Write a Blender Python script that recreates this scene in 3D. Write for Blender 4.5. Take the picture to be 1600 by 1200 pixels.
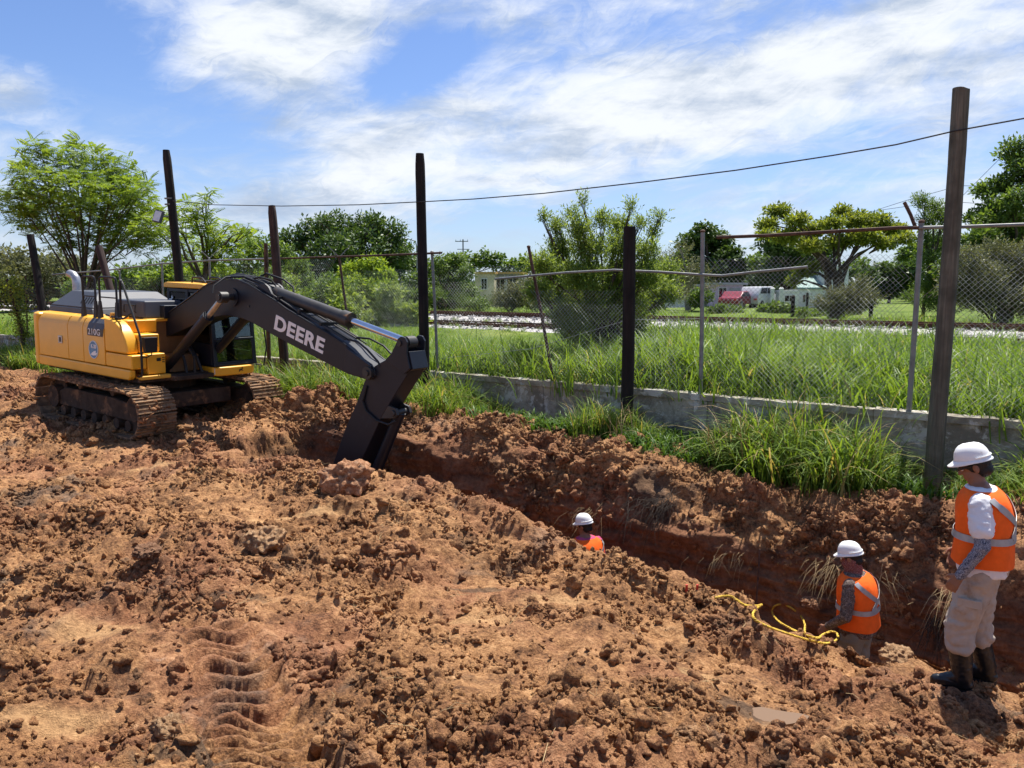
import bpy, bmesh, math, random
import numpy as np
from mathutils import Vector, Matrix, Euler

for o in list(bpy.data.objects): bpy.data.objects.remove(o)
SC = bpy.context.scene
COL = SC.collection
R = math.radians
random.seed(7); RNG = np.random.default_rng(11)

# ------------------------------------------------------------------ camera
CAM_H = 2.9
PITCH = math.atan(150/1202)
cd = bpy.data.cameras.new('camera'); cam = bpy.data.objects.new('camera', cd); COL.objects.link(cam)
cam.location = (0, 0, CAM_H); cam.rotation_euler = (R(90)-PITCH, 0, 0)
cd.sensor_width = 36; cd.lens = 1202/1600*36; cd.clip_start = .05; cd.clip_end = 3000
SC.camera = cam

# ------------------------------------------------------------------ sun, sky, exposure
SUN_EL, SUN_AZ = R(66), R(30)          # azimuth measured from +Y towards +X
tosun = Vector((math.sin(SUN_AZ)*math.cos(SUN_EL), math.cos(SUN_AZ)*math.cos(SUN_EL), math.sin(SUN_EL)))
sl = bpy.data.lights.new('sun', 'SUN'); sl.energy = 5.0; sl.angle = R(.53); sl.color = (1, .95, .87)
so = bpy.data.objects.new('sun', sl); COL.objects.link(so); so.rotation_euler = tosun.to_track_quat('Z', 'Y').to_euler()
so.location = (0, 0, 40)
SC.view_settings.view_transform = 'Standard'; SC.view_settings.look = 'None'
SC.view_settings.exposure = 0.82; SC.view_settings.gamma = 1; SC.view_settings.use_curve_mapping = False

SC.cycles.max_bounces = 6; SC.cycles.diffuse_bounces = 3; SC.cycles.glossy_bounces = 3; SC.cycles.transmission_bounces = 4; SC.cycles.transparent_max_bounces = 8
SC.cycles.caustics_reflective = False; SC.cycles.caustics_refractive = False
W = bpy.data.worlds.new('World'); SC.world = W; W.use_nodes = True
wt = W.node_tree; wt.nodes.clear()
class NT:
    """tiny node-building helper"""
    def __init__(s, tree): s.t = tree
    def n(s, typ, **kw):
        nd = s.t.nodes.new(typ)
        for k, v in kw.items(): setattr(nd, k, v)
        return nd
    def put(s, sock, v):
        if isinstance(v, bpy.types.NodeSocket): s.t.links.new(v, sock)
        elif v is not None:
            try: sock.default_value = v
            except Exception: sock.default_value = (*v, 1)
    def m(s, op, a, b=None, c=None, clamp=False):
        nd = s.n('ShaderNodeMath', operation=op, use_clamp=clamp)
        for i, v in enumerate((a, b, c)):
            if v is not None: s.put(nd.inputs[i], v)
        return nd.outputs[0]
    def noise(s, vec, scale, detail=4, rough=.55, dist=0, w=None):
        nd = s.n('ShaderNodeTexNoise')
        if w is not None: nd.noise_dimensions = '4D'; nd.inputs['W'].default_value = w
        s.put(nd.inputs['Vector'], vec); nd.inputs['Scale'].default_value = scale
        nd.inputs['Detail'].default_value = detail; nd.inputs['Roughness'].default_value = rough
        nd.inputs['Distortion'].default_value = dist
        return nd.outputs['Fac']
    def ramp(s, fac, stops, interp='LINEAR'):
        nd = s.n('ShaderNodeValToRGB'); cr = nd.color_ramp; cr.interpolation = interp
        while len(cr.elements) < len(stops): cr.elements.new(.5)
        for e, (p, c) in zip(cr.elements, stops):
            e.position = p; e.color = (*c, 1) if not isinstance(c, (int, float)) else (c, c, c, 1)
        s.put(nd.inputs[0], fac); return nd.outputs[0]
    def mix(s, fac, a, b, blend='MIX'):
        nd = s.n('ShaderNodeMix', data_type='RGBA', blend_type=blend)
        s.put(nd.inputs[0], fac); s.put(nd.inputs[6], a if not isinstance(a, tuple) else (*a[:3], 1)); s.put(nd.inputs[7], b if not isinstance(b, tuple) else (*b[:3], 1))
        return nd.outputs[2]
    def sstep(s, x, lo, hi):
        nd = s.n('ShaderNodeMapRange', interpolation_type='SMOOTHSTEP'); s.put(nd.inputs[0], x)
        nd.inputs[1].default_value = lo; nd.inputs[2].default_value = hi
        return nd.outputs[0]
    def xyz(s, x, y, z):
        nd = s.n('ShaderNodeCombineXYZ'); s.put(nd.inputs[0], x); s.put(nd.inputs[1], y); s.put(nd.inputs[2], z)
        return nd.outputs[0]

w = NT(wt)
SKY_STRENGTH = .15
sky = w.n('ShaderNodeTexSky', sky_type='NISHITA', sun_disc=False, sun_elevation=SUN_EL, sun_rotation=SUN_AZ)
sky.air_density = 1.0; sky.dust_density = .6; sky.ozone_density = 2.5; sky.altitude = 50
tc = w.n('ShaderNodeTexCoord'); sep = w.n('ShaderNodeSeparateXYZ'); wt.links.new(tc.outputs['Generated'], sep.inputs[0])
dx, dy, dz = sep.outputs
az = w.m('ARCTAN2', dx, dy); el = w.m('ARCSINE', dz)
# cloud field in angle space: streaky noise drawn out along a slight upward-right slope, plus a few large cloud masses
u = w.m('ADD', w.m('MULTIPLY', az, .966), w.m('MULTIPLY', el, .26)); v = w.m('SUBTRACT', w.m('MULTIPLY', el, .966), w.m('MULTIPLY', az, .26))
warp = w.noise(w.xyz(w.m('MULTIPLY', u, 2.2), w.m('MULTIPLY', v, 4), 3.1), 1.6, 3)
wv = w.m('MULTIPLY', w.m('SUBTRACT', warp, .5), .34)
vec = w.xyz(w.m('MULTIPLY', w.m('ADD', u, wv), 1.5), w.m('MULTIPLY', w.m('ADD', v, wv), 4.2), 1.7)
n1 = w.noise(vec, 2.6, 9, .6, .35)
n2 = w.noise(w.xyz(w.m('MULTIPLY', az, 2.0), w.m('MULTIPLY', el, 6.5), 8.2), 4.5, 8, .62, .5)
def pix_dir(px, py):
    x = (px-800)/1202; y = (600-py)/1202
    c, s = math.cos(PITCH), math.sin(PITCH)
    d = Vector((x, c+y*s, -s+y*c)).normalized()
    return math.atan2(d.x, d.y), math.asin(d.z)
def blob(px, py, rx, ry, rot, amp):
    a0, e0 = pix_dir(px, py); cr, sr = math.cos(R(rot)), math.sin(R(rot))
    A_ = w.m('SUBTRACT', az, a0); E_ = w.m('SUBTRACT', el, e0)
    p = w.m('ADD', w.m('MULTIPLY', A_, cr), w.m('MULTIPLY', E_, sr)); q = w.m('SUBTRACT', w.m('MULTIPLY', E_, cr), w.m('MULTIPLY', A_, sr))
    p = w.m('DIVIDE', p, rx/1202); q = w.m('DIVIDE', q, ry/1202)
    r2 = w.m('ADD', w.m('MULTIPLY', p, p), w.m('MULTIPLY', q, q))
    return w.m('MULTIPLY', w.m('EXPONENT', w.m('MULTIPLY', r2, -1.0)), amp)
cov = None
for b in ((380, 70, 190, 110, -20, .36), (500, 60, 130, 60, 20, .18), (1000, 170, 520, 75, 13, .34), (1420, 110, 330, 110, 8, .30), (600, 215, 170, 40, 25, .22),
          (740, 20, 140, 40, 0, .16), (60, 260, 260, 60, 0, .14), (20, 140, 60, 34, 0, .34), (520, 320, 260, 40, 5, .12), (1250, 340, 420, 40, 2, .10),
          (250, 150, 50, 60, -30, .10), (140, 60, 150, 130, 0, -.32), (650, 105, 80, 36, 20, -.30), (1240, 25, 170, 38, 14, -.16), (330, 190, 120, 45, 10, -.10),
          (1190, 262, 140, 26, 8, -.20), (760, 340, 260, 40, 0, -.16), (420, 260, 100, 30, 0, -.10)):
    t = blob(*b); cov = t if cov is None else w.m('ADD', cov, t)
n3 = w.noise(w.xyz(w.m('MULTIPLY', w.m('ADD', u, wv), 3.2), w.m('MULTIPLY', w.m('ADD', v, w.m('MULTIPLY', n1, .12)), 11.), 5.), 4.2, 8, .68, .6)
dens = w.m('ADD', w.m('ADD', w.m('ADD', w.m('MULTIPLY', n1, .78), w.m('MULTIPLY', n2, .36)), w.m('MULTIPLY', n3, .26)), cov)
cl = w.sstep(dens, .63, 1.07)
# thin veil low over the horizon
veil = w.m('MULTIPLY', w.sstep(el, .26, .0), w.m('ADD', .18, w.m('MULTIPLY', w.sstep(n2, .38, .66), .55)))
shade = w.sstep(w.m('ADD', w.noise(w.xyz(w.m('MULTIPLY', az, 1.6), w.m('MULTIPLY', el, 5.5), 21.), 3.2, 7, .6), w.m('MULTIPLY', w.m('SUBTRACT', n3, .5), .28)), .29, .63)
CB = 1/SKY_STRENGTH
ccol = w.mix(shade, (.25*CB, .31*CB, .41*CB), (.54*CB, .565*CB, .60*CB))
skyc = w.mix(1.0, sky.outputs[0], (.40, .45, .575), 'MULTIPLY')
fin = w.mix(cl, w.mix(veil, skyc, (.33*CB, .395*CB, .49*CB)), ccol)
bg = w.n('ShaderNodeBackground'); bg.inputs['Strength'].default_value = SKY_STRENGTH
wt.links.new(fin, bg.inputs['Color'])
wo = w.n('ShaderNodeOutputWorld'); wt.links.new(bg.outputs[0], wo.inputs['Surface'])

# ------------------------------------------------------------------ pixel -> place helpers (a pixel gives a direction, the surface gives the distance)
AX = np.array([.81, -.587]); AX /= np.linalg.norm(AX); NX = np.array([-AX[1], AX[0]])   # along the fence line / across it
_c, _s = math.cos(PITCH), math.sin(PITCH)
def ray(px, py):
    x = (px-800)/1202; y = (600-py)/1202
    return np.array([x, _c+y*_s, -_s+y*_c])
def at_n(px, py, n):                    # on the vertical plane at distance n across the fence direction
    r = ray(px, py); t = n/(r[:2]@NX); return np.array([0, 0, CAM_H])+t*r
def at_z(px, py, z):
    r = ray(px, py); t = (z-CAM_H)/r[2]; return np.array([0, 0, CAM_H])+t*r
def at_d(px, py, d):                    # at forward distance d
    r = ray(px, py); return np.array([0, 0, CAM_H])+r*(d/r[1])
def an(a, n, z=0): p = a*AX+n*NX; return np.array([p[0], p[1], z])
def pix(P):
    P = np.asarray(P); X, Y, Z = P[..., 0], P[..., 1], P[..., 2]-CAM_H
    d = Y*_c-Z*_s; return 800+1202*X/d, 600-1202*(Y*_s+Z*_c)/d, d

# ------------------------------------------------------------------ mesh helpers
def tag(o, label=None, cat=None, group=None, kind=None):
    for k, val in (('label', label), ('category', cat), ('group', group), ('kind', kind)):
        if val: o[k] = val
    return o
def empty(name, loc=(0, 0, 0), rot=(0, 0, 0), label=None, cat=None, group=None):
    o = bpy.data.objects.new(name, None); COL.objects.link(o); o.location = loc; o.rotation_euler = rot
    o.empty_display_size = .2
    return tag(o, label, cat, group)
def link(name, me, mat=None, parent=None):
    o = bpy.data.objects.new(name, me); COL.objects.link(o)
    if mat: me.materials.append(mat)
    if parent: o.parent = parent
    return o
def copy_tree(o, parent=None):
    c = o.copy(); COL.objects.link(c); c.parent = parent
    for ch in o.children: copy_tree(ch, c)
    return c
def frame_of(d):
    d = Vector(d).normalized(); up = Vector((0, 0, 1)) if abs(d.z) < .95 else Vector((1, 0, 0))
    x = d.cross(up).normalized(); return x, x.cross(d).normalized(), d
class MB:
    def __init__(s): s.v = []; s.f = []
    def add(s, vs, fs):
        o = len(s.v); s.v += [tuple(map(float, q)) for q in vs]; s.f += [tuple(i+o for i in q) for q in fs]; return s
    def box(s, x0, x1, y0, y1, z0, z1):
        return s.add([(x0,y0,z0),(x1,y0,z0),(x1,y1,z0),(x0,y1,z0),(x0,y0,z1),(x1,y0,z1),(x1,y1,z1),(x0,y1,z1)],
                     [(3,2,1,0),(4,5,6,7),(0,1,5,4),(1,2,6,5),(2,3,7,6),(3,0,4,7)])
    def frus(s, b, z0, t, z1):          # two rectangles (x0,x1,y0,y1)
        return s.add([(b[0],b[2],z0),(b[1],b[2],z0),(b[1],b[3],z0),(b[0],b[3],z0),(t[0],t[2],z1),(t[1],t[2],z1),(t[1],t[3],z1),(t[0],t[3],z1)],
                     [(3,2,1,0),(4,5,6,7),(0,1,5,4),(1,2,6,5),(2,3,7,6),(3,0,4,7)])
    def bar(s, p0, p1, w_, h_):         # rectangular bar between two points
        p0, p1 = Vector(p0), Vector(p1); x, y, d = frame_of(p1-p0); x = x*w_/2; y = y*h_/2
        vs = [p+a*x+b*y for p in (p0, p1) for a, b in ((-1,-1),(1,-1),(1,1),(-1,1))]
        return s.add(vs, [(0,1,2,3),(7,6,5,4),(0,4,5,1),(1,5,6,2),(2,6,7,3),(3,7,4,0)])
    def prism(s, poly, lo, hi, axis='y'):   # poly in the other two axes
        n = len(poly)
        mk = {'y': lambda p, q: (p[0], q, p[1]), 'x': lambda p, q: (q, p[0], p[1]), 'z': lambda p, q: (p[0], p[1], q)}[axis]
        vs = [mk(p, lo) for p in poly]+[mk(p, hi) for p in poly]
        return s.add(vs, [tuple(range(n)), tuple(range(2*n-1, n-1, -1))]+[(i, i+n, (i+1) % n+n, (i+1) % n) for i in range(n)])
    def cyl(s, p0, p1, r0, r1=None, seg=14): return s.tube([p0, p1], [r0, r0 if r1 is None else r1], seg)
    def tube(s, path, rad, seg=8, squash=1.0):
        path = [Vector(p) for p in path]; n = len(path)
        if not hasattr(rad, '__len__'): rad = [rad]*n
        vs = []; px_ = None
        for i, p in enumerate(path):
            d = (path[min(i+1, n-1)]-path[max(i-1, 0)])
            d = d.normalized() if d.length > 1e-9 else Vector((0, 0, 1))
            if px_ is None: x, y, d = frame_of(d)
            else:
                x = (px_-d*px_.dot(d)); x = x.normalized() if x.length > 1e-6 else frame_of(d)[0]; y = x.cross(d).normalized()
            px_ = x
            for k in range(seg):
                t = 2*math.pi*k/seg; vs.append(p+(x*math.cos(t)+y*math.sin(t)*squash)*rad[i])
        fs = [(i*seg+k, i*seg+(k+1) % seg, (i+1)*seg+(k+1) % seg, (i+1)*seg+k) for i in range(n-1) for k in range(seg)]
        fs += [tuple(range(seg-1, -1, -1)), tuple(range((n-1)*seg, n*seg))]
        return s.add(vs, fs)
    def loft(s, rings, caps=True):
        m = len(rings[0]); n = len(rings); vs = [p for r in rings for p in r]
        fs = [(i*m+k, i*m+(k+1) % m, (i+1)*m+(k+1) % m, (i+1)*m+k) for i in range(n-1) for k in range(m)]
        if caps: fs += [tuple(range(m-1, -1, -1)), tuple(range((n-1)*m, n*m))]
        return s.add(vs, fs)
    def ell(s, c, r, nu=16, nv=10, rot=None):
        c = Vector(c); rings = []
        for j in range(nv+1):
            ph = -math.pi/2+math.pi*j/nv; cz = math.sin(ph); cr = max(math.cos(ph), .02)
            ring = []
            for i in range(nu):
                t = 2*math.pi*i/nu; p = Vector((r[0]*cr*math.cos(t), r[1]*cr*math.sin(t), r[2]*cz))
                if rot is not None: p = rot @ p
                ring.append(c+p)
            rings.append(ring)
        return s.loft(rings)
    def cap(s, p0, p1, r0, r1, seg=12):     # capsule with two radii
        p0, p1 = Vector(p0), Vector(p1); d = (p1-p0).normalized(); path = []; rad = []
        for q in range(4): t = q/4*math.pi/2; path.append(p0-d*r0*math.cos(t)*.98); rad.append(max(r0*math.sin(t), .15*r0))
        path += [p0, p1]; rad += [r0, r1]
        for q in range(3, -1, -1): t = q/4*math.pi/2; path.append(p1+d*r1*math.cos(t)*.98); rad.append(max(r1*math.sin(t), .15*r1))
        return s.tube(path, rad, seg)
    def mesh(s, name, smooth=False, ang=35):
        me = bpy.data.meshes.new(name); me.from_pydata(s.v, [], s.f); me.update()
        if smooth:
            me.polygons.foreach_set('use_smooth', [True]*len(me.polygons))
            try: me.set_sharp_from_angle(angle=R(ang))
            except Exception: pass
        return me
    def build(s, name, mat, parent=None, smooth=False, bevel=0, bseg=2, ang=35):
        me = s.mesh(name, smooth or bevel > 0, ang)
        bm = bmesh.new(); bm.from_mesh(me); bmesh.ops.recalc_face_normals(bm, faces=bm.faces); bm.to_mesh(me); bm.free()
        o = link(name, me, mat, parent)
        if bevel:
            b = o.modifiers.new('bevel', 'BEVEL'); b.width = bevel; b.segments = bseg; b.limit_method = 'ANGLE'; b.angle_limit = R(28)
            b.harden_normals = True
        return o
def np_mesh(name, V, F, smooth=False):      # V (n,3), F (m,k) constant face size
    V = np.ascontiguousarray(V, np.float32); F = np.ascontiguousarray(F, np.int32)
    me = bpy.data.meshes.new(name); me.vertices.add(len(V)); me.vertices.foreach_set('co', V.ravel())
    k = F.shape[1]; me.loops.add(F.size); me.loops.foreach_set('vertex_index', F.ravel())
    me.polygons.add(len(F)); me.polygons.foreach_set('loop_start', np.arange(0, F.size, k, dtype=np.int32))
    try: me.polygons.foreach_set('loop_total', np.full(len(F), k, np.int32))
    except Exception: pass
    me.update(calc_edges=True)
    if smooth: me.polygons.foreach_set('use_smooth', np.ones(len(F), bool))
    return me
def bake(o):
    """evaluate the modifiers of o into a plain mesh"""
    dg = bpy.context.evaluated_depsgraph_get(); me = bpy.data.meshes.new_from_object(o.evaluated_get(dg))
    old = o.data; o.modifiers.clear(); o.data = me; me.name = old.name
    return o

# ------------------------------------------------------------------ noise in numpy
_G = np.array([(1,1,0),(-1,1,0),(1,-1,0),(-1,-1,0),(1,0,1),(-1,0,1),(1,0,-1),(-1,0,-1),(0,1,1),(0,-1,1),(0,1,-1),(0,-1,-1),(1,1,0),(-1,1,0),(0,-1,1),(0,-1,-1)], np.float32)
def _h(i, j, k, seed):
    with np.errstate(over='ignore'):
        h = i.astype(np.uint32)*np.uint32(374761393)+j.astype(np.uint32)*np.uint32(668265263)+k.astype(np.uint32)*np.uint32(2246822519)+np.uint32(seed*3266489917 % 4294967296)
        h = (h ^ (h >> np.uint32(13)))*np.uint32(1274126177); h = (h ^ (h >> np.uint32(16)))*np.uint32(2654435769)
        return h ^ (h >> np.uint32(15))
def perlin(P, sc, seed=0):
    Q = P/sc; I = np.floor(Q).astype(np.int64); Fq = (Q-I).astype(np.float32); U = Fq*Fq*Fq*(Fq*(Fq*6-15)+10)
    out = np.zeros(len(P), np.float32)
    for a in (0, 1):
        for b in (0, 1):
            for c in (0, 1):
                g = _G[_h(I[:, 0]+a, I[:, 1]+b, I[:, 2]+c, seed) & np.uint32(15)]
                d = (g[:, 0]*(Fq[:, 0]-a)+g[:, 1]*(Fq[:, 1]-b)+g[:, 2]*(Fq[:, 2]-c))
                wx = U[:, 0] if a else 1-U[:, 0]; wy = U[:, 1] if b else 1-U[:, 1]; wz = U[:, 2] if c else 1-U[:, 2]
                out += d*wx*wy*wz
    return out
def fbm(P, sc, octv, seed=0, gain=.5):
    o = np.zeros(len(P), np.float32); a = 1.
    for k in range(octv): o += a*perlin(P, sc*.5**k, seed+k*17); a *= gain
    return o
def lumps(Uc, Vc, cell, seed, prob=.75):
    """rounded overlapping clods on a jittered grid; 0..1"""
    iu = np.floor(Uc/cell).astype(np.int64); iv = np.floor(Vc/cell).astype(np.int64); out = np.zeros(len(Uc), np.float32)
    for a in (-1, 0, 1):
        for b in (-1, 0, 1):
            h = _h(iu+a, iv+b, iu*0+7, seed); f1 = (h & np.uint32(1023)).astype(np.float32)/1023; f2 = ((h >> np.uint32(10)) & np.uint32(1023)).astype(np.float32)/1023
            f3 = ((h >> np.uint32(20)) & np.uint32(1023)).astype(np.float32)/1023
            r = cell*(.30+.55*f3*f3+.12*f1); amp = np.where((f1*7.13+f2*3.7) % 1 < prob, .35+.65*f3, 0)
            d2 = ((iu+a+f1)*cell-Uc)**2+((iv+b+f2)*cell-Vc)**2
            out = np.maximum(out, amp*np.sqrt(np.maximum(0, 1-d2/(r*r))))
    return out
def sst(x, lo, hi): t = np.clip((x-lo)/(hi-lo), 0, 1); return t*t*(3-2*t)

# ------------------------------------------------------------------ materials
def new_mat(name):
    m = bpy.data.materials.new(name); m.use_nodes = True; m.node_tree.nodes.clear(); t = NT(m.node_tree)
    out = t.n('ShaderNodeOutputMaterial'); return m, t, out
def pbsdf(t, out, col, rough=.6, metal=0, spec=.5, normal=None, **kw):
    b = t.n('ShaderNodeBsdfPrincipled'); t.put(b.inputs['Base Color'], col if not isinstance(col, tuple) else (*col[:3], 1)); t.put(b.inputs['Roughness'], rough)
    b.inputs['Metallic'].default_value = metal; b.inputs['Specular IOR Level'].default_value = spec
    for k, val in kw.items(): t.put(b.inputs[k], val)
    if normal is not None: t.put(b.inputs['Normal'], normal)
    t.t.links.new(b.outputs[0], out.inputs['Surface']); return b
def bump(t, h, strength=.3, dist=.01):
    b = t.n('ShaderNodeBump'); b.inputs['Strength'].default_value = strength; b.inputs['Distance'].default_value = dist; t.put(b.inputs['Height'], h); return b.outputs[0]
def wpos(t): return t.n('ShaderNodeNewGeometry').outputs['Position']
def opos(t): return t.n('ShaderNodeTexCoord').outputs['Object']
def simple(name, col, rough=.6, metal=0, spec=.5, var=.15, nscale=6, bumps=0, bscale=60, dirt=None, dirt_amt=.0, dscale=2.5, coat=0):
    m, t, out = new_mat(name); p = opos(t)
    n = t.noise(p, nscale, 5, .6); c2 = tuple(x*(1-var) for x in col); c3 = tuple(min(1, x*(1+var)) for x in col)
    c = t.ramp(n, [(.3, c2), (.7, c3)])
    r = rough
    if dirt:
        dn = t.sstep(t.noise(p, dscale, 8, .68, .3), .66-dirt_amt*.5, .80-dirt_amt*.4); c = t.mix(dn, c, dirt); r = t.m('ADD', t.m('MULTIPLY', dn, .9-rough), rough)
    nm = bump(t, t.noise(p, bscale, 4, .6), bumps, .01) if bumps else None
    b = pbsdf(t, out, c, r, metal, spec, nm)
    if coat: b.inputs['Coat Weight'].default_value = coat; b.inputs['Coat Roughness'].default_value = .15
    return m
MUD = (.22, .115, .06)
M = {}
M['yellow'] = simple('excavator_yellow', (.82, .40, .024), .42, 0, .5, .07, 2, .05, 8, (.42, .24, .10), .10, 2.1, .15)
M['yellow_dirty'] = simple('dusty_yellow', (.72, .37, .045), .5, 0, .4, .10, 3, .05, 12, MUD, .22, 2.2)
M['black_paint'] = simple('black_paint', (.010, .013, .021), .42, 0, .35, .2, 2.5, .05, 20, (.05, .047, .046), .06, 1.4)
M['grey_hood'] = simple('grey_hood', (.060, .066, .082), .55, 0, .4, .10, 3, .05, 30, (.20, .16, .12), .10, 2)
M['black_rubber'] = simple('black_rubber', (.015, .015, .016), .6, 0, .4, .2, 8, .1, 60)
M['boot_rubber'] = simple('boot_rubber', (.010, .011, .013), .34, 0, .5, .2, 8, .15, 30, (.10, .06, .035), .0, 9)
M['dark_steel'] = simple('dark_steel', (.05, .048, .046), .5, .4, .5, .2, 6, .1, 40, MUD, .12, 4)
M['chrome'] = simple('chrome_rod', (.62, .66, .72), .16, 1, .5, .05, 6)
M['rod_dirty'] = simple('worn_rod', (.42, .40, .37), .3, .8, .5, .2, 12, 0, 40, MUD, .15, 8)
M['exhaust'] = simple('exhaust_steel', (.42, .42, .43), .38, .7, .5, .25, 9)
M['track_steel'] = simple('muddy_track', (.15, .098, .062), .9, 0, .2, .4, 7, .8, 40, (.30, .185, .105), .55, 5)
M['frame_mud'] = simple('muddy_frame', (.055, .038, .028), .85, 0, .2, .4, 5, .6, 40, (.20, .11, .06), .30, 4)
M['white_letter'] = simple('white_lettering', (.80, .80, .78), .5, 0, .4, .05, 5, 0, 5, (.3, .28, .26), .05, 9)
M['sticker_black'] = simple('sticker_black', (.012, .013, .016), .4, 0, .5, .1)
M['sticker_blue'] = simple('sticker_blue', (.08, .24, .40), .45, 0, .5, .15, 12)
M['sticker_pale'] = simple('sticker_pale', (.62, .68, .70), .5, 0, .5, .1, 12)
M['plate_brown'] = simple('brown_plate', (.16, .085, .035), .6, 0, .4, .2, 5, .1, 20, MUD, .2, 4)  # dark brown base with random mud, for valve bay and motor cover
M['helmet'] = simple('helmet_white', (.80, .80, .78), .33, 0, .5, .05, 5, .04, 30, (.48, .40, .31), .10, 11)
M['vest'] = simple('hiviz_orange', (.92, .135, .014), .8, 0, .2, .10, 14, .55, 13, (.50, .16, .05), .14, 7)
M['reflective'] = simple('reflective_grey', (.36, .36, .36), .45, .2, .6, .10, 30, .1, 60)
M['tshirt'] = simple('white_cotton', (.74, .74, .76), .9, 0, .1, .05, 9, .35, 18)
M['khaki'] = simple('beige_trousers', (.43, .36, .29), .9, 0, .1, .12, 9, .6, 16, (.27, .18, .11), .20, 6)
M['olive'] = simple('grey_green_trousers', (.22, .215, .175), .9, 0, .1, .12, 9, .4, 16)
M['skin'] = simple('skin', (.25, .115, .068), .5, 0, .4, .08, 20, .08, 120)
M['hair'] = simple('black_hair', (.008, .007, .007), .55, 0, .4, .3, 60, .5, 160)
def camo(name, cols, sc=28):
    m, t, out = new_mat(name); p = opos(t); n = t.noise(p, sc, 3, .7, .8)
    st = [(.30+.4*i/len(cols), c) for i, c in enumerate(cols)]
    pbsdf(t, out, t.ramp(n, st, 'CONSTANT'), .9, 0, .1, bump(t, t.noise(p, 20, 4), .35, .012)); return m
M['sleeve_camo'] = camo('blue_grey_camo', [(.025, .03, .05), (.11, .12, .16), (.30, .31, .35), (.05, .055, .08), (.36, .37, .40)], 55)
M['shirt_camo'] = camo('brown_camo', [(.05, .035, .03), (.16, .11, .09), (.07, .06, .055), (.26, .20, .17), (.04, .03, .03)], 40)
M['bandana'] = camo('red_bandana', [(.17, .045, .04), (.28, .12, .10), (.13, .035, .035), (.38, .20, .18)], 60)
M['pink_shirt'] = simple('magenta_sleeve', (.42, .07, .17), .9, 0, .1, .15, 12)
M['rope'] = simple('yellow_rope', (.60, .40, .06), .85, 0, .2, .25, 40, .5, 200, (.33, .21, .10), .25, 14)
M['galv'] = simple('galvanised', (.22, .225, .22), .6, .3, .5, .25, 8, .1, 50, (.19, .085, .04), .08, 6)
M['rust'] = simple('rusted_pipe', (.095, .055, .040), .8, .2, .3, .45, 10, .4, 60, (.045, .025, .02), .3, 8)
M['wire'] = simple('fence_wire', (.34, .36, .36), .45, .6, .5, .15, 12)
M['cable'] = simple('black_cable', (.012, .012, .014), .6)
M['red_plastic'] = simple('red_plastic', (.55, .04, .03), .4)
def wood_mat(name, c0, c1, c2):
    m, t, out = new_mat(name); p = opos(t)
    mp = t.n('ShaderNodeMapping'); t.put(mp.inputs[0], p); mp.inputs['Scale'].default_value = (22, 22, 1.1); q = mp.outputs[0]
    n = t.noise(q, 1.0, 7, .65, .3); n2 = t.noise(p, 1.3, 4, .6)
    c = t.mix(t.sstep(n2, .42, .66), t.ramp(n, [(.28, c0), (.52, c1), (.74, c2)]), c0)
    pbsdf(t, out, c, .85, 0, .25, bump(t, n, .9, .02)); return m
M['wood_dark'] = wood_mat('creosote_wood', (.010, .008, .008), (.020, .016, .015), (.045, .034, .030))
M['wood_brown'] = wood_mat('brown_wood', (.030, .018, .016), (.062, .040, .035), (.11, .075, .062))
M['wood_grey'] = wood_mat('weathered_wood', (.060, .058, .044), (.135, .128, .098), (.24, .225, .175))
def glass_mat(name, tint, alpha):
    m, t, out = new_mat(name)
    g = t.n('ShaderNodeBsdfGlossy'); g.inputs['Roughness'].default_value = .03
    tr = t.n('ShaderNodeBsdfTransparent'); tr.inputs[0].default_value = (*tint, 1)
    fr = t.n('ShaderNodeFresnel'); fr.inputs[0].default_value = 1.5
    mx = t.n('ShaderNodeMixShader'); t.t.links.new(t.m('ADD', fr.outputs[0], alpha, clamp=True), mx.inputs[0]); t.t.links.new(tr.outputs[0], mx.inputs[1]); t.t.links.new(g.outputs[0], mx.inputs[2])
    t.t.links.new(mx.outputs[0], out.inputs[0]); return m
M['glass'] = glass_mat('cab_glass', (.45, .55, .50), .05)
M['glass_dark'] = glass_mat('window_glass', (.10, .12, .13), .06)

def leaf_mat(name, c_lo, c_hi, trans=.45, dry=None):
    m, t, out = new_mat(name); g = t.n('ShaderNodeNewGeometry'); rnd = g.outputs['Random Per Island']
    big = t.noise(g.outputs['Position'], .9, 3, .6)
    f = t.m('ADD', t.m('MULTIPLY', rnd, .6), t.m('MULTIPLY', big, .5), clamp=True)
    stops = [(.15, c_lo), (.85, c_hi)]
    c = t.ramp(f, stops)
    if dry: c = t.mix(t.sstep(rnd, .86, .95), c, dry)
    d = t.n('ShaderNodeBsdfPrincipled'); t.put(d.inputs['Base Color'], c); d.inputs['Roughness'].default_value = .5; d.inputs['Specular IOR Level'].default_value = .3
    tl = t.n('ShaderNodeBsdfTranslucent'); t.put(tl.inputs[0], t.mix(1., c, (1.25, 1.15, .55), 'MULTIPLY'))
    mx = t.n('ShaderNodeMixShader'); mx.inputs[0].default_value = trans
    t.t.links.new(d.outputs[0], mx.inputs[1]); t.t.links.new(tl.outputs[0], mx.inputs[2]); t.t.links.new(mx.outputs[0], out.inputs[0]); return m
M['grass'] = leaf_mat('grass_blades', (.06, .125, .015), (.24, .35, .055), .45, (.34, .28, .10))
M['grass_field'] = leaf_mat('field_grass', (.085, .165, .020), (.27, .40, .06), .45, (.42, .36, .17))
M['weed'] = leaf_mat('weed_leaves', (.04, .10, .012), (.11, .20, .03), .4)
M['leaf_feather'] = leaf_mat('feathery_leaves', (0.075, 0.15, 0.022), (0.26, 0.36, 0.06), .5)
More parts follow.
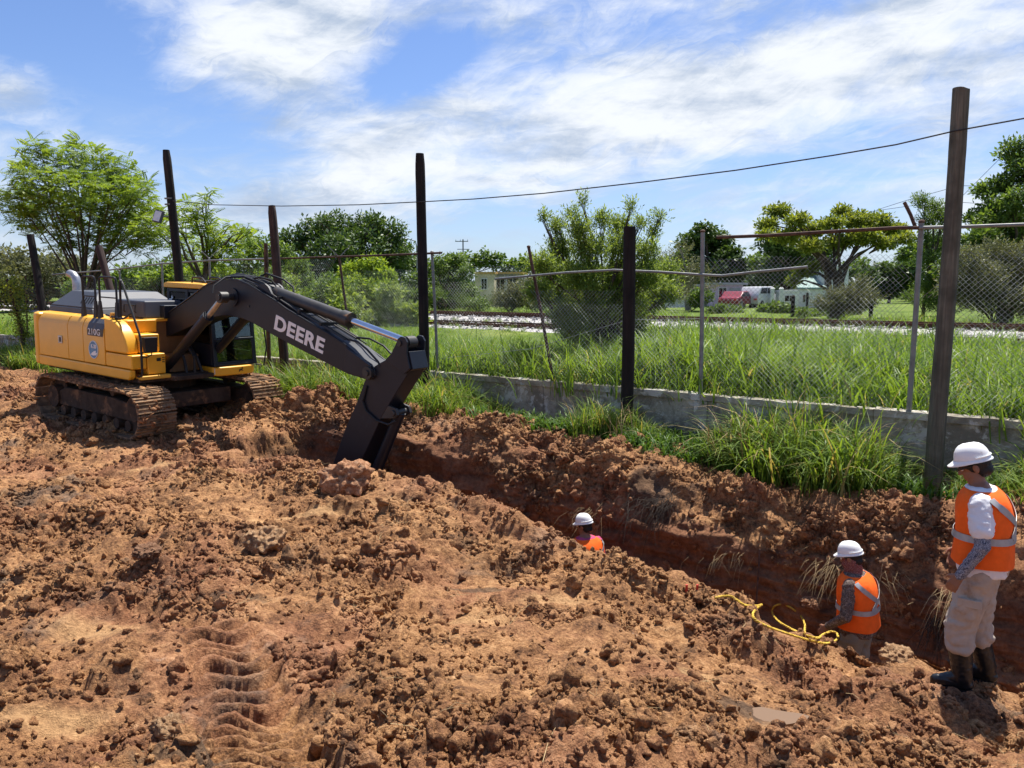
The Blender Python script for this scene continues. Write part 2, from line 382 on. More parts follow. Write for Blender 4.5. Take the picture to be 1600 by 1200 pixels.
M['leaf_bright'] = leaf_mat('bright_leaves', (0.1, 0.19, 0.02), (0.3, 0.4, 0.055), .5)
M['leaf_dark'] = leaf_mat('dark_leaves', (0.028, 0.065, 0.016), (0.1, 0.165, 0.042), .3)
M['leaf_mid'] = leaf_mat('mid_leaves', (0.055, 0.11, 0.022), (0.16, 0.245, 0.05), .4)
M['leaf_olive'] = leaf_mat('olive_leaves', (.095, .155, .034), (.26, .35, .085), .5)
M['leaf_grey'] = leaf_mat('grey_leaves', (0.075, 0.09, 0.048), (0.19, 0.205, 0.11), .35)
M['leaf_top'] = leaf_mat('flat_top_leaves', (0.085, 0.14, 0.018), (0.3, 0.35, 0.06), .4)
M['bark'] = simple('bark', (.085, .065, .05), .9, 0, .2, .35, 9, .6, 40)
M['bark_pale'] = simple('pale_bark', (.26, .23, .19), .9, 0, .2, .3, 9, .5, 40)
M['straw'] = simple('dry_straw', (.40, .29, .15), .85, 0, .2, .35, 30)
M['root'] = simple('dark_roots', (.05, .038, .03), .9, 0, .2, .4, 30)

def soil_mat(name, use_attr=True):
    m, t, out = new_mat(name); p = wpos(t)
    big = t.noise(p, .55, 4, .6, .4); mid = t.noise(p, 2.3, 6, .62, .5, w=2.); fine = t.noise(p, 13, 6, .70, .3, w=5.); crumb = t.noise(p, 38, 5, .72, .2, w=7.); grit = t.noise(p, 110, 3, .7, w=9.)
    f = t.m('ADD', t.m('ADD', t.m('ADD', t.m('MULTIPLY', mid, .42), t.m('MULTIPLY', fine, .40)), t.m('MULTIPLY', crumb, .42)), -.12)
    base = t.ramp(f, [(.36, (.045, .024, .014)), (.45, (.215, .102, .045)), (.54, (.43, .220, .094)), (.67, (.66, .39, .185))])
    red = t.ramp(f, [(.36, (.045, .021, .014)), (.47, (.25, .104, .051)), (.65, (.55, .28, .148))])
    c = t.mix(t.m('MULTIPLY', t.sstep(big, .46, .64), .8), base, red)
    grey = t.sstep(t.noise(p, .9, 6, .66, .8, w=13.), .54, .68)
    c = t.mix(t.m('MULTIPLY', grey, .62), c, t.ramp(f, [(.38, (.055, .045, .037)), (.62, (.20, .165, .13))]))
    pale = t.sstep(t.noise(p, 4.2, 6, .66, .3, w=17.), .66, .74)
    c = t.mix(t.m('MULTIPLY', pale, .55), c, (.52, .38, .28))
    blk = t.sstep(t.noise(p, 1.3, 8, .74, .4, w=23.), .56, .66)
    c = t.mix(t.m('MULTIPLY', blk, .74), c, t.ramp(crumb, [(.4, (.035, .022, .015)), (.62, (.16, .095, .055))]))
    rough = .9
    if use_attr:
        at = t.n('ShaderNodeAttribute'); at.attribute_name = 'dark'; dk = t.sstep(t.m('ADD', at.outputs['Fac'], t.m('MULTIPLY', t.m('SUBTRACT', fine, .5), .9)), .35, .62)
        c = t.mix(t.m('MULTIPLY', dk, .72), c, t.ramp(f, [(.38, (.022, .015, .011)), (.62, (.13, .085, .055))]))
        a2 = t.n('ShaderNodeAttribute'); a2.attribute_name = 'tan'; tn = t.sstep(t.m('ADD', a2.outputs['Fac'], t.m('MULTIPLY', t.m('SUBTRACT', mid, .5), .8)), .3, .8)
        c = t.mix(t.m('MULTIPLY', tn, .75), c, t.ramp(f, [(.36, (.34, .185, .082)), (.62, (.66, .40, .185))]))
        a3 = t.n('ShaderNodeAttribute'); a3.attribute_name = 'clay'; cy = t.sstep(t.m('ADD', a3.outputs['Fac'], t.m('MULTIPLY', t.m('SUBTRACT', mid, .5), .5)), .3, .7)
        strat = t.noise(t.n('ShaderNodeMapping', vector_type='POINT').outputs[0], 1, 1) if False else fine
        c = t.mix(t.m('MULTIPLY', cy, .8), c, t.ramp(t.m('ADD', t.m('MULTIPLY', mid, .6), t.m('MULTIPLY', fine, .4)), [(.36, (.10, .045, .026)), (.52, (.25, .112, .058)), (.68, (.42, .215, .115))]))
    h = t.m('ADD', t.m('ADD', t.m('MULTIPLY', fine, .5), t.m('MULTIPLY', crumb, .45)), t.m('MULTIPLY', grit, .12))
    pbsdf(t, out, c, rough, 0, .22, bump(t, h, 1.0, .085)); return m
M['soil'] = soil_mat('clay_soil'); M['clod'] = soil_mat('clod_soil', False)
def rock_mat(name, lo, mid_, hi):
    m, t, out = new_mat(name); p = opos(t); n = t.noise(p, 5, 8, .68, .4); g = t.noise(p, 40, 4, .7)
    pbsdf(t, out, t.ramp(t.m('ADD', t.m('MULTIPLY', n, .7), t.m('MULTIPLY', g, .3)), [(.36, lo), (.5, mid_), (.64, hi)]), .9, 0, .2, bump(t, t.m('ADD', n, t.m('MULTIPLY', g, .5)), .9, .03)); return m
M['lump_tan'] = rock_mat('tan_lump', (.20, .10, .05), (.42, .24, .12), (.60, .42, .25))
M['lump_orange'] = rock_mat('orange_lump', (.13, .06, .03), (.38, .18, .09), (.60, .38, .23))
M['lump_brown'] = rock_mat('brown_lump', (.10, .05, .03), (.24, .12, .065), (.40, .24, .14))
M['grey_stone'] = rock_mat('grey_stone', (.09, .09, .085), (.18, .175, .165), (.30, .29, .27))
def concrete(name):
    m, t, out = new_mat(name); p = wpos(t)
    n = t.noise(p, 3, 7, .65); g = t.noise(p, 30, 5, .7); st = t.sstep(t.noise(p, 1.7, 7, .72, .6, w=3.), .46, .60); wh = t.sstep(t.noise(p, 2.6, 8, .7, .5, w=8.), .52, .58)
    c = t.ramp(t.m('ADD', t.m('MULTIPLY', n, .7), t.m('MULTIPLY', g, .3)), [(.35, (.26, .23, .18)), (.65, (.48, .44, .36))])
    c = t.mix(t.m('MULTIPLY', st, .62), c, (.12, .10, .075)); c = t.mix(t.m('MULTIPLY', wh, .75), c, (.62, .60, .56))
    pbsdf(t, out, c, .92, 0, .2, bump(t, t.m('ADD', n, g), .6, .02)); return m
M['concrete'] = concrete('weathered_concrete')
M['gravel'] = rock_mat('ballast_stone', (.22, .21, .20), (.42, .40, .38), (.62, .60, .57))
def field_mat():
    m, t, out = new_mat('field_ground'); p = wpos(t); n = t.noise(p, .35, 6, .62); g = t.noise(p, 6, 6, .7)
    f = t.m('ADD', t.m('MULTIPLY', n, .5), t.m('MULTIPLY', g, .5))
    pbsdf(t, out, t.ramp(f, [(.36, (.05, .085, .018)), (.5, (.11, .16, .03)), (.64, (.20, .23, .06))]), .95, 0, .1, bump(t, g, .8, .08)); return m
M['field'] = field_mat()
M['rail_rust'] = simple('rail_rust', (.10, .045, .028), .75, .2, .3, .3, 5, .3, 40)
M['sleeper'] = simple('sleeper_wood', (.09, .065, .05), .9, 0, .2, .3, 5, .4, 30)
M['water'] = None
mw, t_, o_ = new_mat('muddy_water'); pbsdf(t_, o_, (.20, .125, .065), .04, 0, .5, bump(t_, t_.noise(opos(t_), 9, 2), .05, .01)); M['water'] = mw

# ================================================================== GROUND: spoil-strewn yard, trench and bank as one sheet
def grid_axis(stops):       # [(pos, step at pos)...] -> positions with the step varying between stops
    out = [stops[0][0]]
    for (p0, s0), (p1, s1) in zip(stops[:-1], stops[1:]):
        x = p0
        while x < p1-1e-6:
            f = (x-p0)/(p1-p0); x += s0*(1-f)+s1*f; out.append(min(x, p1))
    return np.unique(np.round(np.array(out), 5))
ga = grid_axis([(-160, 25), (-38, 1.2), (-26, .16), (-16, .06), (-9, .026), (-6, .018), (1.2, .018), (3, .07), (9, .5), (30, 6), (160, 30)])
NEAR, FARL, CREST, WALL_N = 7.1, 9.32, 10.0, 11.9
g0 = grid_axis([(-120, 25), (-8, 1.5), (0.5, .25), (1.6, .018), (5, .018), (NEAR, .016)])
def itp(a, xs, ys): return np.interp(a, xs, ys)
A_, = (ga,)
lip_a = [-40, -16, -13, -10.6, -9, -8.1, -7, -6.1, -5.15, -4.5, -3.8, -2.8, -2, -1.3, -.9, -.5, 0, 3, 30]
lip_z = [.32, .27, .16, .32, .36, .36, .40, .43, .29, .07, .0, -.04, -.14, -.26, -.17, -.22, -.32, -.35, -.35]
cr_a = [-40, -16, -13.2, -12, -10.9, -9.5, -8.3, -6.4, -5.4, -4.3, -3.5, -2.3, -1.5, -.9, -.3, 3, 30]
cr_z = [.40, .32, .40, .72, .58, .62, .68, .66, .50, .32, .24, .20, .24, .32, .40, .4, .4]
fl_a = [-40, -10, -9, -8, -6, -4.2, -2.4, -1.2, 0, 4, 30]
fl_z = [.30, .30, .36, .10, -.22, -.30, -.36, -.42, -.5, -.5, -.5]
fo_a = [-40, -11.7, -11.2, -10.2, -8.8, -5, -1.5, 0, 30]
fo_z = [.28, .28, -.55, -1.35, -1.62, -1.76, -1.38, -1.37, -1.37]
zlip, zcr, zfl, zfo = (itp(ga, *q) for q in ((lip_a, lip_z), (cr_a, cr_z), (fl_a, fl_z), (fo_a, fo_z)))
zfo = np.minimum(zfo, np.minimum(zlip, zfl))
nn, zz, ss = [], [], []       # rows of (n(a), z(a)), s = running coordinate across
def wob(seed, sc, amp): return amp*fbm(np.stack([ga, ga*0, ga*0], -1), sc, 4, seed)
lipw = wob(3, 1.3, .22)*sst(ga, -12, -11); farw = wob(5, 1.1, .20)*sst(ga, -12, -11); crw = wob(9, 1.6, .3)
for n in g0:                   # yard in front of the trench
    P = n*NX[None]+ga[:, None]*AX[None]; dist = np.hypot(P[:, 0], P[:, 1])
    f = sst(np.full_like(ga, n), 2.5, NEAR); base = .17*(1-f)+zlip*f
    # ground under the machine keeps the tilt of its tracks
    z = base+1.28*np.exp(-(dist/4.3)**2)*(1-sst(np.full_like(ga, n), 4.2, NEAR))-.04
    nn.append(n+lipw*sst(np.full_like(ga, n), 5.5, NEAR)); zz.append(z); ss.append(n)
def section(n0, z0, n1, z1, rows, curve, s0):
    L = np.hypot(np.mean(n1-n0), np.mean(np.abs(z1-z0)[(ga > -9) & (ga < 2)]))
    for i in range(1, rows+1):
        f = i/rows; fz = curve(f); nn.append(n0+(n1-n0)*f); zz.append(z0+(z1-z0)*fz); ss.append(s0+L*f)
    return s0+L
nl = NEAR+lipw; nf = FARL+farw; nb0 = nl+.42; nb1 = nf-.34
s = section(nl, zlip, nb0, zfo, 56, lambda f: 1-(1-f)**1.0*(1-.35*f*(1-f)*0), NEAR)
s = section(nb0, zfo, nb1, zfo, 46, lambda f: f, s)
s = section(nb1, zfo, nf, zfl, 104, lambda f: f**1.12, s)
ncr = CREST+crw
s = section(nf, zfl, ncr, zcr, 62, lambda f: math.sin(f*math.pi/2)**.9, s)
zw = np.minimum(zcr, .40+0*ga)
s = section(ncr, zcr, WALL_N+.12+0*ga, zw, 60, lambda f: (3*f*f-2*f**3), s)
Nn = np.array(nn); Zz = np.array(zz); Sv = np.array(ss)
for _ in range(3):             # soften the section corners
    for Q in (Nn, Zz): Q[1:-1] = (Q[:-2]+2*Q[1:-1]+Q[2:])/4
X = ga[None]*AX[0]+Nn*NX[0]; Y = ga[None]*AX[1]+Nn*NX[1]
P3 = np.stack([X, Y, Zz], -1)
# long slow unevenness
flat = P3.reshape(-1, 3)
near_w = sst(np.hypot(flat[:, 0], flat[:, 1]), 60, 30)
Sg = np.repeat(Sv[:, None], len(ga), 1).ravel(); Ag = np.repeat(ga[None], len(Sv), 0).ravel(); Ng = Nn.ravel()
def normals(P):
    du = np.gradient(P, axis=1); dv = np.gradient(P, axis=0); n = np.cross(du, dv); n /= np.linalg.norm(n, axis=-1, keepdims=True)+1e-9
    return n*np.sign(n[..., 2:3]+1e-6) if n[..., 2].mean() < 0 else n
Nrm = normals(P3).reshape(-1, 3)
intr = sst(Ag, -11.9, -11.0)
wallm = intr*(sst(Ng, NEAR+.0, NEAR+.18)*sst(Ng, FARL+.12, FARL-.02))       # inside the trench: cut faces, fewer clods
rough = np.clip(.72+1.4*fbm(flat, 1.5, 3, 31), .30, 1.35)
smooth_patch = np.zeros(len(flat), np.float32); tan = np.zeros(len(flat), np.float32); dark = np.zeros(len(flat), np.float32)
def spot(px, py, zg, rx, ry, rot=0):      # soft ellipse on the ground at a place seen in the photograph
    c = at_z(px, py, zg); d0 = flat[:, 0]-c[0]; d1 = flat[:, 1]-c[1]; cr, sr = math.cos(R(rot)), math.sin(R(rot))
    return np.exp(-(((d0*cr+d1*sr)/rx)**2+((d1*cr-d0*sr)/ry)**2)).astype(np.float32)
for a_ in ((690, 925, .35, .75, .28, -20), (860, 910, .2, .4, .2, 0), (150, 930, .6, .5, .25, 0), (480, 800, .3, 1.0, .15, 0), (560, 790, .3, .6, .12, 0), (230, 735, .2, .6, .15, 0),
           (1080, 1040, .2, .25, .2, 0), (1330, 1075, .0, .4, .15, -20), (60, 1010, .85, .4, .15, 20)):
    q = spot(*a_); smooth_patch = np.maximum(smooth_patch, q); tan = np.maximum(tan, q*.9)
for a_ in ((300, 1090, .98, .30, .16, 20), (140, 1060, .95, .35, .10, 30), (420, 1140, 1.05, .14, .2, 0), (330, 890, .6, .5, .12, 10), (1050, 1030, .25, .22, .14, 0), (1150, 1120, .35, .2, .15, 0),
           (880, 965, .3, .25, .07, 0), (740, 870, .35, .35, .08, 0), (90, 1180, 1.05, .3, .1, 0), (1330, 1190, .5, .3, .1, 0), (40, 860, .5, .3, .1, 0)):
    dark = np.maximum(dark, spot(*a_)*1.05)
# organic black streak and hanging roots in the far trench face; last entry darkens the hole under the arm
for a0, n0, ra, rn, k in ((-4.55, 9.5, .38, .45, 1.), (-4.9, 9.15, .5, .2, .8), (-1.15, 9.2, .18, .35, .8), (-2.9, 9.35, .7, .07, .8), (-5.9, 9.35, .6, .06, .6), (-9.4, 8.3, .5, .6, .5)):
    dark = np.maximum(dark, k*np.exp(-((Ag-a0)/ra)**2-((Ng-n0)/rn)**2).astype(np.float32))
rough *= 1-.7*smooth_patch
# tyre rut with lug prints
t0 = np.array([-.80, 2.5]); t1 = np.array([-1.80, 5.0]); td = (t1-t0)/np.linalg.norm(t1-t0); tn_ = np.array([td[1], -td[0]])
q0 = flat[:, :2]-t0; ta = q0@td; bend = -.03*(ta-.8)**2; tw = q0@tn_-bend
rut = sst(np.abs(tw), .29, .23)*sst(ta, -.8, -.3)*sst(ta, 3.7, 3.1)*(Ng < 6)
ph = ta/.19+.42*np.sin(tw/.235*math.pi*1.0+.4)+.35*perlin(flat, .4, 77)
lug = sst(np.cos(ph*2*math.pi)+.35*perlin(flat, .12, 78), -.05, .7)
berm = np.exp(-((np.abs(tw)-.33)/.07)**2)*sst(ta, -.8, -.3)*sst(ta, 3.7, 3.1)*(Ng < 6)
rough *= 1-.86*rut
pud = at_z(1190, 1128, .33); pr = np.hypot((flat[:, 0]-pud[0])/1.6, flat[:, 1]-pud[1]); pr = pr*(1+.5*perlin(flat, .25, 303)); rough *= 1-.92*np.exp(-(pr/.22)**4)
disp = (.15*fbm(flat, 2.6, 3, 5)+.14*fbm(flat, .75, 3, 6)*(1-rut))*near_w*(1-.55*wallm)
wu = .06*fbm(flat, .22, 2, 61); wv_ = .06*fbm(flat, .22, 2, 62)
big = lumps(Ag+2.2*wu, Sg+2.2*wv_, .42, 3, .42); midl = lumps(Ag+wu, Sg+wv_, .17, 9, .7); sml = lumps(Ag+.5*wu, Sg+.5*wv_, .075, 15, .8); tiny = lumps(Ag, Sg, .034, 21, .8)
bankm = sst(Ng, FARL-.05, FARL+.2)*sst(Ng, 11.2, 10.2)
lf = rough*(1-.72*wallm)*near_w*(1+.35*bankm)
disp += lf*(.11*big*sst(rough, .4, 1.)*(.35+.65*sst(np.hypot(flat[:, 0], flat[:, 1]), 3.2, 5.5))+.070*midl+.036*sml+.016*tiny-.065)
rdg = lambda sc_, sd_: 1-2*np.abs(perlin(flat, sc_, sd_))
disp += near_w*((.040*fbm(flat, .30, 4, 41)+.020*rdg(.13, 43)*rough+.010*rdg(.06, 44)*rough)*(1-.75*rut)*(1-.5*wallm)+.05*np.abs(fbm(flat, .55, 3, 47))*rough-.02)
# cut faces of the trench: bucket scrapes running along the trench
scr = np.stack([flat[:, 0]*.35, flat[:, 1]*.35, flat[:, 2]*2.4], -1)
disp += wallm*(.11*fbm(scr, .5, 4, 91)+.03*fbm(flat, .16, 3, 93))
flat2 = flat+Nrm*disp[:, None]
flat2[:, 2] += -.075*rut+.12*rut*lug*(.75+.6*perlin(flat, .3, 79))+.030*berm*(.6+.6*perlin(flat, .15, 5))
# hummocks: loose heaps along the near lip, around the hole under the arm, by the machine, by the standing worker
def heap(px, py, zg, h, rx, ry, rot=0):
    flat2[:, 2] += h*spot(px, py, zg, rx, ry, rot)*(Ng < NEAR+.25)*(.75+.6*fbm(flat, .35, 2, 71))
for a_ in ((790, 815, .30, .13, .55, .30, -35), (700, 780, .4, .10, .5, .25, -30), (940, 900, .05, .10, .30, .2, -30), (1290, 980, -.1, .10, .3, .16, -30), (1420, 1020, -.12, .10, .22, .16, 0), (1150, 990, .0, .10, .5, .2, -30),
           (620, 770, .4, .12, .35, .2, -30), (560, 850, .35, .08, .5, .3, 0), (320, 655, .2, .22, .9, .5, 0), (200, 800, .35, .10, .5, .3, 0), (1150, 1060, .2, .08, .35, .25, 0), (900, 1120, .5, .07, .25, .2, 0)): heap(*a_)
for a_ in ((760, 800, .35, .13, .6, .25, -35), (840, 850, .15, .10, .35, .2, -35), (640, 790, .4, .08, .5, .25, -30)): heap(*a_)
for a0, n0, h, ra, rn in ((-12.3, 8.2, .26, .45, .5), (-11.6, 9.9, .28, .8, .45), (-12.6, 9.2, .20, .4, .4), (-16.2, 6.2, .12, .8, .5), (-18.4, 7.2, .25, 1.2, 1.), (-19.5, 9.2, .22, 1.2, 1.0), (-20.5, 10.8, .15, 2., .5)):
    flat2[:, 2] += h*np.exp(-((Ag-a0)/ra)**2-((Ng-n0)/rn)**2)
flat2[:, 2] += .13*np.exp(-((Ag+2.35)/.55)**2-((Ng-6.75)/.25)**2)*(Ng < NEAR+.1)
flat2[:, 2] += .17*np.exp(-((Ag+.35)/.55)**2-((Ng-6.35)/.45)**2)*(Ng < NEAR+.1)
# puddle hollow
flat2[:, 2] -= .10*np.exp(-(pr/.17)**2)
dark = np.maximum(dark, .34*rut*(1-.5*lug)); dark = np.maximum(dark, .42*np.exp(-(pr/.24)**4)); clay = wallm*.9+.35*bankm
G3 = flat2.reshape(P3.shape); GN = normals(G3)
nr, nc = G3.shape[:2]; idx = np.arange(nr*nc).reshape(nr, nc)
F = np.stack([idx[:-1, :-1], idx[:-1, 1:], idx[1:, 1:], idx[1:, :-1]], -1).reshape(-1, 4)
if np.cross(G3[5, 11]-G3[5, 10], G3[6, 10]-G3[5, 10])[2] < 0: F = F[:, ::-1]
gme = np_mesh('ground', flat2, F, True)
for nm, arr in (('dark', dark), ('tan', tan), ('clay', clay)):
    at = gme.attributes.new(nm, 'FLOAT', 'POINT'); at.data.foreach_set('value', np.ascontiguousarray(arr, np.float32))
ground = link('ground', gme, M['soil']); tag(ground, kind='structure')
GP = flat2.astype(np.float32); GNf = GN.reshape(-1, 3)
if GNf[:, 2].mean() < 0: GNf = -GNf
gpx, gpy, gd = pix(GP); gvis = (gd > .5)
def hit(px, py, rad=4):                 # where the line of sight through a pixel meets the ground
    m = gvis & (np.abs(gpx-px) < rad) & (np.abs(gpy-py) < rad)
    if not m.any(): return hit(px, py, rad*2)
    k = np.where(m)[0]; return GP[k[np.argmin(gd[k])]].astype(float)
def gz(x, y, rad=.08):
    m = (np.abs(GP[:, 0]-x) < rad) & (np.abs(GP[:, 1]-y) < rad)
    return float(GP[m, 2].mean()) if m.any() else gz(x, y, rad*2)

# ------------------------------------------------------------------ land beyond the wall
def field_z(n): return np.interp(n, [11.9, 14, 20, 23, 25, 31, 33, 60, 400], [1.02, 1.05, 1.15, 1.25, 1.38, 1.38, 1.2, 1.25, 1.3])
fa = grid_axis([(-1500, 200), (-150, 20), (-40, 1.0), (15, .8), (150, 20), (1500, 200)]); fn = grid_axis([(WALL_N+.16, .5), (35, .7), (100, 6), (2500, 300)])
FA, FN = np.meshgrid(fa, fn); FP = np.stack([FA*AX[0]+FN*NX[0], FA*AX[1]+FN*NX[1], field_z(FN)], -1).reshape(-1, 3)
FP[:, 2] += .07*fbm(FP, 3, 3, 8)*sst(FN.ravel(), 200, 60)*(1-sst(FN.ravel(), 23.5, 25)*sst(FN.ravel(), 32, 30.5))
i2 = np.arange(FA.size).reshape(FA.shape); FF = np.stack([i2[:-1, :-1], i2[:-1, 1:], i2[1:, 1:], i2[1:, :-1]], -1).reshape(-1, 4)
field = link('field', np_mesh('field', FP, FF, True), M['field']); tag(field, kind='structure')
if field.data.polygons[0].normal.z < 0: field.data.flip_normals()

# ------------------------------------------------------------------ geometry-node scatter for uncountable stuff
def scatter(name, pts, rots, scls, idxs, variants, label, parent=None):
    me = bpy.data.meshes.new(name); me.vertices.add(len(pts)); me.vertices.foreach_set('co', np.ascontiguousarray(pts, np.float32).ravel())
    for nm, typ, arr in (('rot', 'FLOAT_VECTOR', rots), ('scl', 'FLOAT_VECTOR', scls), ('vid', 'INT', idxs)):
        at = me.attributes.new(nm, typ, 'POINT'); at.data.foreach_set('vector' if typ == 'FLOAT_VECTOR' else 'value', np.ascontiguousarray(arr, np.float32 if typ != 'INT' else np.int32).ravel())
    o = link(name, me, None, parent); tag(o, label, None if parent else name.split('_')[-1], None, 'stuff')
    coll = bpy.data.collections.new(name+'_kinds')
    for v_ in variants: coll.objects.link(v_)
    ng = bpy.data.node_groups.new(name, 'GeometryNodeTree'); ng.interface.new_socket('Geometry', in_out='INPUT', socket_type='NodeSocketGeometry'); ng.interface.new_socket('Geometry', in_out='OUTPUT', socket_type='NodeSocketGeometry')
    N_ = ng.nodes; gi = N_.new('NodeGroupInput'); go = N_.new('NodeGroupOutput'); ip = N_.new('GeometryNodeInstanceOnPoints'); ci = N_.new('GeometryNodeCollectionInfo')
    ci.inputs['Collection'].default_value = coll; ci.inputs['Separate Children'].default_value = True; ci.inputs['Reset Children'].default_value = True
    ip.inputs['Pick Instance'].default_value = True
    def att(nm, ty):
        a = N_.new('GeometryNodeInputNamedAttribute'); a.data_type = ty; a.inputs['Name'].default_value = nm; return a.outputs[0]
    L = ng.links.new
    L(gi.outputs[0], ip.inputs['Points']); L(ci.outputs[0], ip.inputs['Instance']); L(att('vid', 'INT'), ip.inputs['Instance Index'])
    L(att('rot', 'FLOAT_VECTOR'), ip.inputs['Rotation']); L(att('scl', 'FLOAT_VECTOR'), ip.inputs['Scale']); L(ip.outputs[0], go.inputs[0])
    md = o.modifiers.new('scatter', 'NODES'); md.node_group = ng
    return o
def variant(name, me, mat):
    o = bpy.data.objects.new(name, me); me.materials.append(mat); return o
def lump_bumps(P, seed): return 1-2*np.abs(perlin(P+seed*3.7, .42, seed+5))
def lump_mesh(name, seed, sub=2, amp=.35, sharp=False):
    bm = bmesh.new(); bmesh.ops.create_icosphere(bm, subdivisions=sub, radius=1); P = np.array([v_.co for v_ in bm.verts])
    d = 1+amp*1.6*fbm(P*1.0+seed*7.3, 1.1, 3, seed)+(.16*lump_bumps(P, seed) if sub > 2 else 0)
    sc = np.array([1, .72+.25*((seed*37) % 10)/10, .58+.2*((seed*53) % 10)/10])
    for v_, k in zip(bm.verts, d): v_.co = Vector(np.array(v_.co)*k*sc)
    me = bpy.data.meshes.new(name); bm.to_mesh(me); bm.free()
    if not sharp: me.polygons.foreach_set('use_smooth', [True]*len(me.polygons))
    return me

# clods strewn over the soil
dist = np.hypot(GP[:, 0], GP[:, 1])
cand = np.where(gvis & (gpx > -500) & (gpx < 2100) & (gpy < 1500) & (dist < 24) & (rut < .3) & (Ng < 10.9))[0]
cell_area = (np.gradient(ga)[None]*np.gradient(Sv)[:, None]).ravel()[cand]
clus = sst(fbm(GP[cand].astype(float), .55, 3, 133), -.15, .35)
wgt = cell_area*(.06+rough[cand]**2.0)*(.22+clus)*(1-.75*wallm[cand])*(1+.5*bankm[cand])/(1+(dist[cand]/7)**1.6)*(1-.93*smooth_patch[cand]); wgt = np.clip(wgt, 0, None); wgt /= wgt.sum()
NCL = 85000
pk = RNG.choice(cand, NCL, p=wgt, replace=True)
scl = np.exp(RNG.normal(-4.62, .58, NCL)).clip(.004, .060)*(1+dist[pk]/22)
pts = GP[pk]+GNf[pk]*(scl*.12)[:, None]+RNG.normal(0, .008, (NCL, 3))
cv = [variant('clod_kind', lump_mesh('clod', k, 3, .55, False), M['clod']) for k in range(9)]
scatter('soil_clods', pts, RNG.uniform(0, 6.28, (NCL, 3)), np.repeat(scl[:, None], 3, 1)*RNG.uniform(.75, 1.25, (NCL, 3)), RNG.integers(0, 9, NCL), cv, 'loose clods of red brown clay strewn over the dug ground')
# bits of straw and root fibre
def straw_mesh(seed, n, spread, ln, curl):
    r = random.Random(seed); m = MB()
    for _ in range(n):
        p = Vector((r.gauss(0, spread), r.gauss(0, spread), r.uniform(0, .015))); a = r.uniform(0, 6.28); l = ln*r.uniform(.5, 1.3); b = r.gauss(0, curl)
        path = [p+Vector((math.cos(a+b*q)*l*q, math.sin(a+b*q)*l*q, .02*math.sin(q*2.5)+.01*q)) for q in (0, .5, 1)]
        m.tube(path, [.0016, .0014, .0008], 3)
    return m.mesh('straw')
NS = 420
pk = RNG.choice(cand, NS, p=wgt); pk = pk[dist[pk] < 14]
sv_ = [variant('straw_kind', straw_mesh(k, 1 if k < 3 else 4, .03, .16, .6), M['straw']) for k in range(5)]
scatter('dry_straw', GP[pk]+GNf[pk]*.012, np.stack([RNG.normal(0, .25, len(pk)), RNG.normal(0, .25, len(pk)), RNG.uniform(0, 6.28, len(pk))], -1), np.ones((len(pk), 3))*RNG.uniform(.5, 1.3, (len(pk), 1)), RNG.integers(0, 5, len(pk)), sv_, 'stray pieces of dry straw lying on the soil')

# ================================================================== CONCRETE WALL
def wall_pt(a, n, z): q = an(a, n, z); return Vector(q)
WROT = math.atan2(AX[1], AX[0])
wall_root = empty('concrete_wall', an(-14, WALL_N, 0), (0, 0, WROT), 'low weathered concrete wall with flaking white paint below the fence', 'wall')
def noisy_block(x0, x1, y0, y1, z0, z1, seed, amp=.012, step=.12):
    """a box with subdivided, slightly uneven faces and chipped top edge"""
    bm = bmesh.new(); bmesh.ops.create_cube(bm, size=1)
    for v_ in bm.verts: v_.co = Vector((x0 if v_.co.x < 0 else x1, y0 if v_.co.y < 0 else y1, z0 if v_.co.z < 0 else z1))
    nx = max(2, int((x1-x0)/step)); nz = max(2, int((z1-z0)/step))
    bmesh.ops.subdivide_edges(bm, edges=[e for e in bm.edges if abs(e.verts[0].co.x-e.verts[1].co.x) > .5*(x1-x0)], cuts=nx, use_grid_fill=True)
    bmesh.ops.subdivide_edges(bm, edges=[e for e in bm.edges if abs(e.verts[0].co.z-e.verts[1].co.z) > .5*(z1-z0)], cuts=nz, use_grid_fill=True)
    P = np.array([v_.co for v_ in bm.verts]); d = np.stack([fbm(P+seed*3.1+k*40, .35, 3, seed+k) for k in range(3)], -1)
    edge = (P[:, 2] > z1-.01)
    for v_, q, e in zip(bm.verts, d, edge): v_.co += Vector((q[0]*.3, q[1], q[2]*(1.6 if e else .4)))*amp
    me = bpy.data.meshes.new('block'); bmesh.ops.recalc_face_normals(bm, faces=bm.faces); bm.to_mesh(me); bm.free(); return me
k = 0; x = -26.
while x < 18:
    L_ = 3.1 if k % 3 else 2.6
    o = link('wall_panel', noisy_block(x+.006, x+L_-.006, 0, .16, -.1, 1.075, k), M['concrete'], wall_root)
    o = link('coping', noisy_block(x+.004, x+L_-.004, -.045, .2, 1.078, 1.172+.006*((k*7) % 3), k+50, .010), M['concrete'], wall_root)
    if k % 2 == 0:
        link('pilaster', noisy_block(x-.11, x+.11, -.034, -.002, -.1, 1.07, k+90, .006), M['concrete'], wall_root)
    x += L_; k += 1

